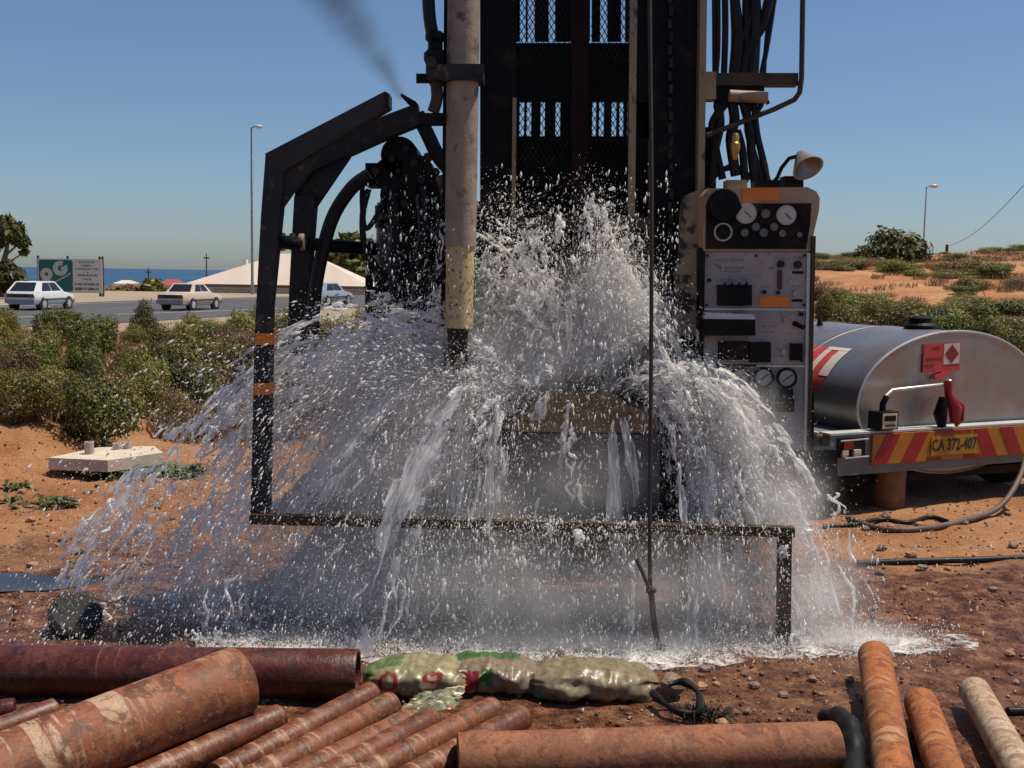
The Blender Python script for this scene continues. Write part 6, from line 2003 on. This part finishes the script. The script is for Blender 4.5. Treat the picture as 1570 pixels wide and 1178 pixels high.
for kf, cnt in {'left_lobe': 28, 'right_lobe': 26, 'centre_fan': 16, 'left_arm': 26, 'left_throw': 24, 'left_low': 14, 'right_throw': 34, 'right_low': 8, 'table_drip': 5}.items():
    f = FAMS[kf]
    src = P(*f.src)
    for _ in range(cnt):
        sid += 1
        nu_, nv_ = 30, 60
        uc, du = wr.random(), 0.10 + 0.22 * wr.random()
        rq = wr.random(); rs0 = 0.8 + 0.4 * wr.random(); vd0 = f.vd[0] + (f.vd[1] - f.vd[0]) * wr.random()
        x0 = src.x + wr.normal() * f.sx * K5 * 0.4; y0 = src.y + wr.normal() * 0.04; z0 = src.z
        ln = 0.10 + 0.20 * wr.random()
        t0 = None
        keep_v = []
        base = len(shv)
        for i in range(nu_ + 1):
            s0 = i / nu_
            u = min(1, max(0, uc + du * (s0 - 0.5)))
            nz0 = mnoise.noise(Vector((s0 * 2.5, sid * 7.3, 0)))
            q = min(1, max(0, u * f.corr + rq * (1 - f.corr) + 0.10 * nz0))
            vx = (f.vx[0] + (f.vx[1] - f.vx[0]) * (uc + du * (s0 - 0.5))) * K5
            vz = math.sqrt(2 * GPX * max(0.004, (f.rise[0] + (f.rise[1] - f.rise[0]) * q) * K5 * rs0))
            T = min((vz + math.sqrt(vz * vz + 2 * GPX * (z0 - 0.03))) / GPX, f.tmax)
            if t0 is None:
                t0 = wr.random() ** 1.6 * max(0.0, T - ln * 0.6)
            vd = vd0 + 0.12 * mnoise.noise(Vector((s0 * 3, sid * 3.1, 4)))
            for j in range(nv_ + 1):
                s1 = j / nv_
                t = min(T, max(0.0, t0 + ln * s1 + 0.02 * nz0))
                am = 0.006 + 0.045 * min(t, 0.7)
                p = Vector((x0 + vx * t, y0 + vd * t, max(0.015, z0 + vz * t - 0.5 * GPX * t * t)))
                p += Vector((mnoise.noise(Vector((s0 * 6, s1 * 4, sid * 5.7))), 1.3 * mnoise.noise(Vector((s0 * 6, s1 * 5, sid * 5.7 + 50))), 0.7 * mnoise.noise(Vector((s0 * 6, s1 * 4, sid * 5.7 + 90))))) * am
                shv.append(tuple(p))
                wdt = abs((f.vx[1] - f.vx[0]) * K5 * du) * max(t, 0.12)
                vlen = math.sqrt(vx * vx + vz * vz) * ln
                shflow.append((s0 * wdt * 60, s1 * vlen * 13, sid * 11.0))
                e0 = min(s0, 1 - s0) * 2; e1 = min(s1 * 1.6, (1 - s1))
                m_ = mnoise.noise(Vector((s0 * wdt * 26 + sid * 3.7, s1 * vlen * 9, sid * 2.2))) + 0.5 * mnoise.noise(Vector((s0 * wdt * 70, s1 * vlen * 22, sid)))
                keep_v.append(m_ + 0.55 - 0.55 * t - 0.9 * max(0, 0.5 - e0) - 0.9 * max(0, 0.4 - e1) * 1.3 > 0)
        for i in range(nu_):
            for j in range(nv_):
                a0 = i * (nv_ + 1) + j
                if keep_v[a0] and keep_v[a0 + 1] and keep_v[a0 + nv_ + 1] and keep_v[a0 + nv_ + 2]:
                    shf.append((base + a0, base + a0 + nv_ + 1, base + a0 + nv_ + 2, base + a0 + 1))
me = bpy.data.meshes.new('water_sheets')
me.from_pydata(shv, [], shf)
at = me.attributes.new('flow', 'FLOAT_VECTOR', 'POINT'); at.data.foreach_set('vector', np.array(shflow, np.float32).ravel())
me.polygons.foreach_set('use_smooth', [True] * len(me.polygons))
me.materials.append(SH)
so = bpy.data.objects.new('water_sheet', me); COL.objects.link(so)
tag(so, 'torn translucent sheets and tongues of white water fanning from the borehole', 'water', kind='stuff')


def drops(name, spec, spread, rad, shape, mat, label, stretch=0.0, extra=None):
    ps, vs, = [], []
    for kf, ns in spec.items():
        pos, vel, tt = strands(FAMS[kf], ns, 6, spread)
        ps.append(pos.reshape(-1, 3)); vs.append(vel.reshape(-1, 3))
    if extra is not None:
        ps.append(extra[0]); vs.append(extra[1])
    ps, vs = np.concatenate(ps), np.concatenate(vs)
    keep = (ps[:, 1] > 4.05) & (ps[:, 1] < 6.1)
    ps, vs = ps[keep], vs[keep]
    n = len(ps)
    r = rad[0] + (rad[1] - rad[0]) * wr.random(n) ** 2.6
    if shape == 'oct':
        bv, bf = octv, octf
    else:
        bv, bf = tet * 1.3, np.array([(0, 1, 2), (0, 3, 1), (0, 2, 3), (1, 3, 2)])
    k = len(bv)
    if stretch:
        d = vs / (np.linalg.norm(vs, axis=1)[:, None] + 1e-6)
        a = np.cross(d, wr.normal(size=(n, 3))); a /= np.linalg.norm(a, axis=1)[:, None]
        b = np.cross(d, a)
        st = 1 + stretch * wr.random(n)
        M3 = np.stack([d * st[:, None], a, b], -1)
    else:
        M3 = rand_rot(n, wr)
    lv = np.einsum('nij,kj->nki', M3, bv) * r[:, None, None] + ps[:, None]
    fa = (bf[None] + (np.arange(n) * k)[:, None, None]).reshape(-1, 3)
    print(name, n)
    return tag(tri_mesh(name, lv.reshape(-1, 3), fa, mat, True), label, 'water', kind='stuff')


# droplets flung about the top of the jet
n = 2600
ex = np.stack([wr.uniform(560, 1040, n), 250 + 330 * wr.random(n) ** 0.6], 1)
exd = np.array([tuple(P(a, b, 5.0 + wr.normal(scale=0.08))) for a, b in ex])
exv = np.tile(np.array([[0.0, 0, -1.5]]), (n, 1))
drops('water_drops', {'left_lobe': 500, 'right_lobe': 500, 'left_throw': 1200, 'left_low': 800, 'right_throw': 700, 'right_low': 400, 'front_left': 450, 'bar_drip': 700, 'table_drip': 200}, 0.05, (0.0014, 0.0058), 'oct', DROP, 'flying drops of water all round the jet', 3.0, (exd, exv))
drops('fine_spray', {'left_lobe': 2800, 'right_lobe': 2700, 'centre_fan': 1500, 'left_arm': 2300, 'left_throw': 3800, 'left_low': 6500, 'right_throw': 5000, 'right_low': 3200, 'front_left': 1600, 'bar_drip': 3600, 'table_drip': 600}, 0.06, (0.0007, 0.0021), 'tet', MIST, 'fine spray hanging round the jet and falling curtain', 1.5)

# splash and foam where the water lands
n = 17000
px = 300 + 1180 * wr.random(n)
py = 990 + 18 * np.sin(np.clip((px - 500) / 700, 0, 1) * 3.1) + wr.normal(scale=11, size=n)
py = np.where(px > 1220, 985 + wr.normal(scale=17, size=n), py)
keep_ = wr.random(n) < np.where(px > 1350, np.clip((1490 - px) / 140, 0, 1) * 0.8, 1)
px, py = px[keep_], py[keep_]
sp_ = np.array([tuple(G(a, b, 0.0)) for a, b in zip(px, py)])
sp_[:, 2] = np.array([ground_z(a, b) for a, b in sp_[:, :2]]) + wr.exponential(0.016, len(sp_))
n = len(sp_)
r = 0.0012 + 0.0036 * wr.random(n) ** 3
d = wr.normal(size=(n, 3)); d[:, 2] = np.abs(d[:, 2]) * 1.6; d /= np.linalg.norm(d, axis=1)[:, None]
a_ = np.cross(d, wr.normal(size=(n, 3))); a_ /= np.linalg.norm(a_, axis=1)[:, None]
M3 = np.stack([d * (1 + 2.0 * wr.random(n))[:, None], a_, np.cross(d, a_)], -1)
lv = np.einsum('nij,kj->nki', M3, octv) * r[:, None, None] + sp_[:, None]
fa = (octf[None] + (np.arange(n) * 6)[:, None, None]).reshape(-1, 3)
tag(tri_mesh('ground_splash', lv.reshape(-1, 3), fa, FOAM, True), 'drops bouncing off the ground at the foot of the rig', 'water', kind='stuff')
# running water with torn white foam
mb = MB()
nu_, nv_ = 220, 16
for i in range(nu_ + 1):
    px = 290 + 1210 * i / nu_
    mid = 990 + 16 * math.sin(min(1, max(0, (px - 500) / 700)) * 3.1)
    hw = 30 * (0.3 + 0.7 * math.sin(math.pi * i / nu_)) + 5 * mnoise.noise(Vector((px * 0.02, 0, 0)))
    for j in range(nv_ + 1):
        g = G(px, mid + hw * (2 * j / nv_ - 1), 0.0)
        mb.v.append(Vector((g.x, g.y, ground_z(g.x, g.y) + 0.012 + 0.006 * mnoise.noise(Vector((g.x * 20, g.y * 20, 0))))))
mb.f = [(i * (nv_ + 1) + j, i * (nv_ + 1) + j + 1, (i + 1) * (nv_ + 1) + j + 1, (i + 1) * (nv_ + 1) + j) for i in range(nu_) for j in range(nv_)]
fo, N, L, B = nt('running_foam')
B.inputs['Base Color'].default_value = (0.9, 0.87, 0.84, 1); B.inputs['Roughness'].default_value = 0.25
tcg = N.new('ShaderNodeTexCoord')
f1 = noise_tex(N, L, 9, 8, 0.75, tcg.outputs['Object'], dist=0.5)
tp = N.new('ShaderNodeBsdfTransparent'); mx = N.new('ShaderNodeMixShader')
L.new(ramp(N, L, f1, [(0.46, (0.0, 0.0, 0.0)), (0.56, (0.55, 0.55, 0.55)), (0.68, (0.95, 0.95, 0.95))]), mx.inputs[0])
L.new(tp.outputs[0], mx.inputs[1]); L.new(B.outputs[0], mx.inputs[2]); L.new(mx.outputs[0], N['Material Output'].inputs[0])
solo('running_foam', mb, fo, True, label='torn white foam on the water running over the soil', cat='foam', kind='stuff')

# soft veil of mist inside the spray
LUMPS = [(640, 620, 5.0, 170, 0.26, 110, 1.0), (760, 540, 5.1, 130, 0.2, 140, 1.5), (925, 500, 5.12, 120, 0.18, 150, 1.4), (840, 570, 5.1, 150, 0.18, 80, 1.3), (890, 740, 4.86, 150, 0.1, 110, 1.1), (540, 580, 5.0, 150, 0.2, 75, 1.0), (560, 720, 4.95, 200, 0.3, 150, 0.9), (700, 800, 4.9, 220, 0.26, 180, 0.8), (560, 890, 4.85, 230, 0.28, 140, 0.9), (800, 910, 4.72, 260, 0.24, 120, 1.1), (1030, 905, 4.74, 220, 0.24, 125, 1.1), (1120, 660, 5.0, 115, 0.24, 115, 1.1), (1190, 780, 4.95, 120, 0.24, 150, 1.0), (1230, 910, 4.88, 150, 0.25, 120, 1.0), (400, 800, 4.95, 170, 0.24, 170, 0.6), (300, 900, 4.9, 170, 0.24, 110, 0.6), (900, 985, 4.66, 480, 0.2, 36, 1.3), (1310, 985, 4.75, 170, 0.22, 50, 1.0), (430, 985, 4.72, 200, 0.2, 36, 1.0)]
pts_ = []
for (x, y, d, rx, ry, rz, w_) in LUMPS:
    k_ = d / FPX
    c_ = np.array(tuple(P(x, y, d)))
    n = 420
    q_ = wr.normal(size=(n, 3)); q_ /= np.linalg.norm(q_, axis=1)[:, None]; q_ *= (wr.random(n) ** 0.4)[:, None]
    pts_.append(c_ + q_ * np.array((rx * k_, ry, rz * k_)) * 0.92)
pts_ = np.concatenate(pts_)
fm, N, L, B = nt('water_mist')
N.remove(B)
tcm = N.new('ShaderNodeTexCoord').outputs['Object']
tot = None
for (x, y, d, rx, ry, rz, w_) in LUMPS:
    k_ = d / FPX
    mp = N.new('ShaderNodeMapping'); mp.vector_type = 'TEXTURE'
    mp.inputs['Location'].default_value = P(x, y, d); mp.inputs['Scale'].default_value = (rx * k_, ry, rz * k_)
    L.new(tcm, mp.inputs[0])
    gr = N.new('ShaderNodeTexGradient'); gr.gradient_type = 'QUADRATIC_SPHERE'
    L.new(mp.outputs[0], gr.inputs[0])
    ma = N.new('ShaderNodeMath'); ma.operation = 'MULTIPLY_ADD'; ma.inputs[1].default_value = w_
    L.new(gr.outputs['Fac'], ma.inputs[0])
    if tot:
        L.new(tot, ma.inputs[2])
    else:
        ma.inputs[2].default_value = 0.0
    tot = ma.outputs[0]
nm_ = ramp(N, L, noise_tex(N, L, 4.5, 3, 0.6, tcm), [(0.35, (0.35,) * 3), (0.65, (1.4,) * 3)])
mu = N.new('ShaderNodeMath'); mu.operation = 'MULTIPLY'
L.new(tot, mu.inputs[0]); L.new(nm_, mu.inputs[1])
mu2 = N.new('ShaderNodeMath'); mu2.operation = 'MULTIPLY'; mu2.inputs[1].default_value = 9.5
L.new(mu.outputs[0], mu2.inputs[0])
pv = N.new('ShaderNodeVolumePrincipled')
pv.inputs['Color'].default_value = (0.97, 0.96, 0.96, 1)
pv.inputs['Anisotropy'].default_value = 0.2
L.new(mu2.outputs[0], pv.inputs['Density'])
L.new(pv.outputs[0], N['Material Output'].inputs['Volume'])
fused('spray_mist', pts_, np.full(len(pts_), 0.09), 0.03, fm, 'thin pale veil of water mist round the spray')['category'] = 'mist'

# =================================================================== EXHAUST SMOKE
mb = MB()
pl = catmull([P(x, y, 5.75) for x, y in [(616, 152), (592, 108), (560, 60), (520, 5), (470, -70), (420, -150)]], 8)
rs_ = [(6 + 85 * (i / (len(pl) - 1)) ** 0.85) * 5.75 / FPX for i in range(len(pl))]
mb.tube(pl, rs_, 18)
smoke = solo('exhaust_smoke', mb, FOAM, True, label='thin dark exhaust smoke drifting up from behind the rig arm', cat='smoke', kind='stuff')
smm, N, L, B = nt('dark_smoke')
N.remove(B)
pv = N.new('ShaderNodeVolumePrincipled')
pv.inputs['Color'].default_value = (0.10, 0.10, 0.11, 1)
pv.inputs['Density'].default_value = 0
tcs = N.new('ShaderNodeTexCoord').outputs['Object']
tot = None
for i in range(0, len(pl), 3):
    mp = N.new('ShaderNodeMapping'); mp.vector_type = 'TEXTURE'
    mp.inputs['Location'].default_value = pl[i] - smoke.location; mp.inputs['Scale'].default_value = (max(rs_[i], 0.05), max(rs_[i], 0.05), max(rs_[i] * 1.5, 0.14))
    mp.inputs['Rotation'].default_value = (0, -0.63, 0)
    L.new(tcs, mp.inputs[0])
    gr = N.new('ShaderNodeTexGradient'); gr.gradient_type = 'QUADRATIC_SPHERE'
    L.new(mp.outputs[0], gr.inputs[0])
    ma = N.new('ShaderNodeMath'); ma.operation = 'MULTIPLY_ADD'; ma.inputs[1].default_value = 1.0 + 2.0 * (1 - i / len(pl)) ** 3
    L.new(gr.outputs['Fac'], ma.inputs[0])
    if tot:
        L.new(tot, ma.inputs[2])
    else:
        ma.inputs[2].default_value = 0.0
    tot = ma.outputs[0]
dn = ramp(N, L, noise_tex(N, L, 4.2, 4, 0.55, tcs, dist=0.8), [(0.30, (0.25,) * 3), (0.62, (1, 1, 1))])
mu = N.new('ShaderNodeMath'); mu.operation = 'MULTIPLY'
L.new(dn, mu.inputs[0]); L.new(tot, mu.inputs[1])
mu3 = N.new('ShaderNodeMath'); mu3.operation = 'MULTIPLY'; mu3.inputs[1].default_value = 2.7
L.new(mu.outputs[0], mu3.inputs[0]); L.new(mu3.outputs[0], pv.inputs['Density'])
L.new(pv.outputs[0], N['Material Output'].inputs['Volume'])
smoke.data.materials.clear(); smoke.data.materials.append(smm)
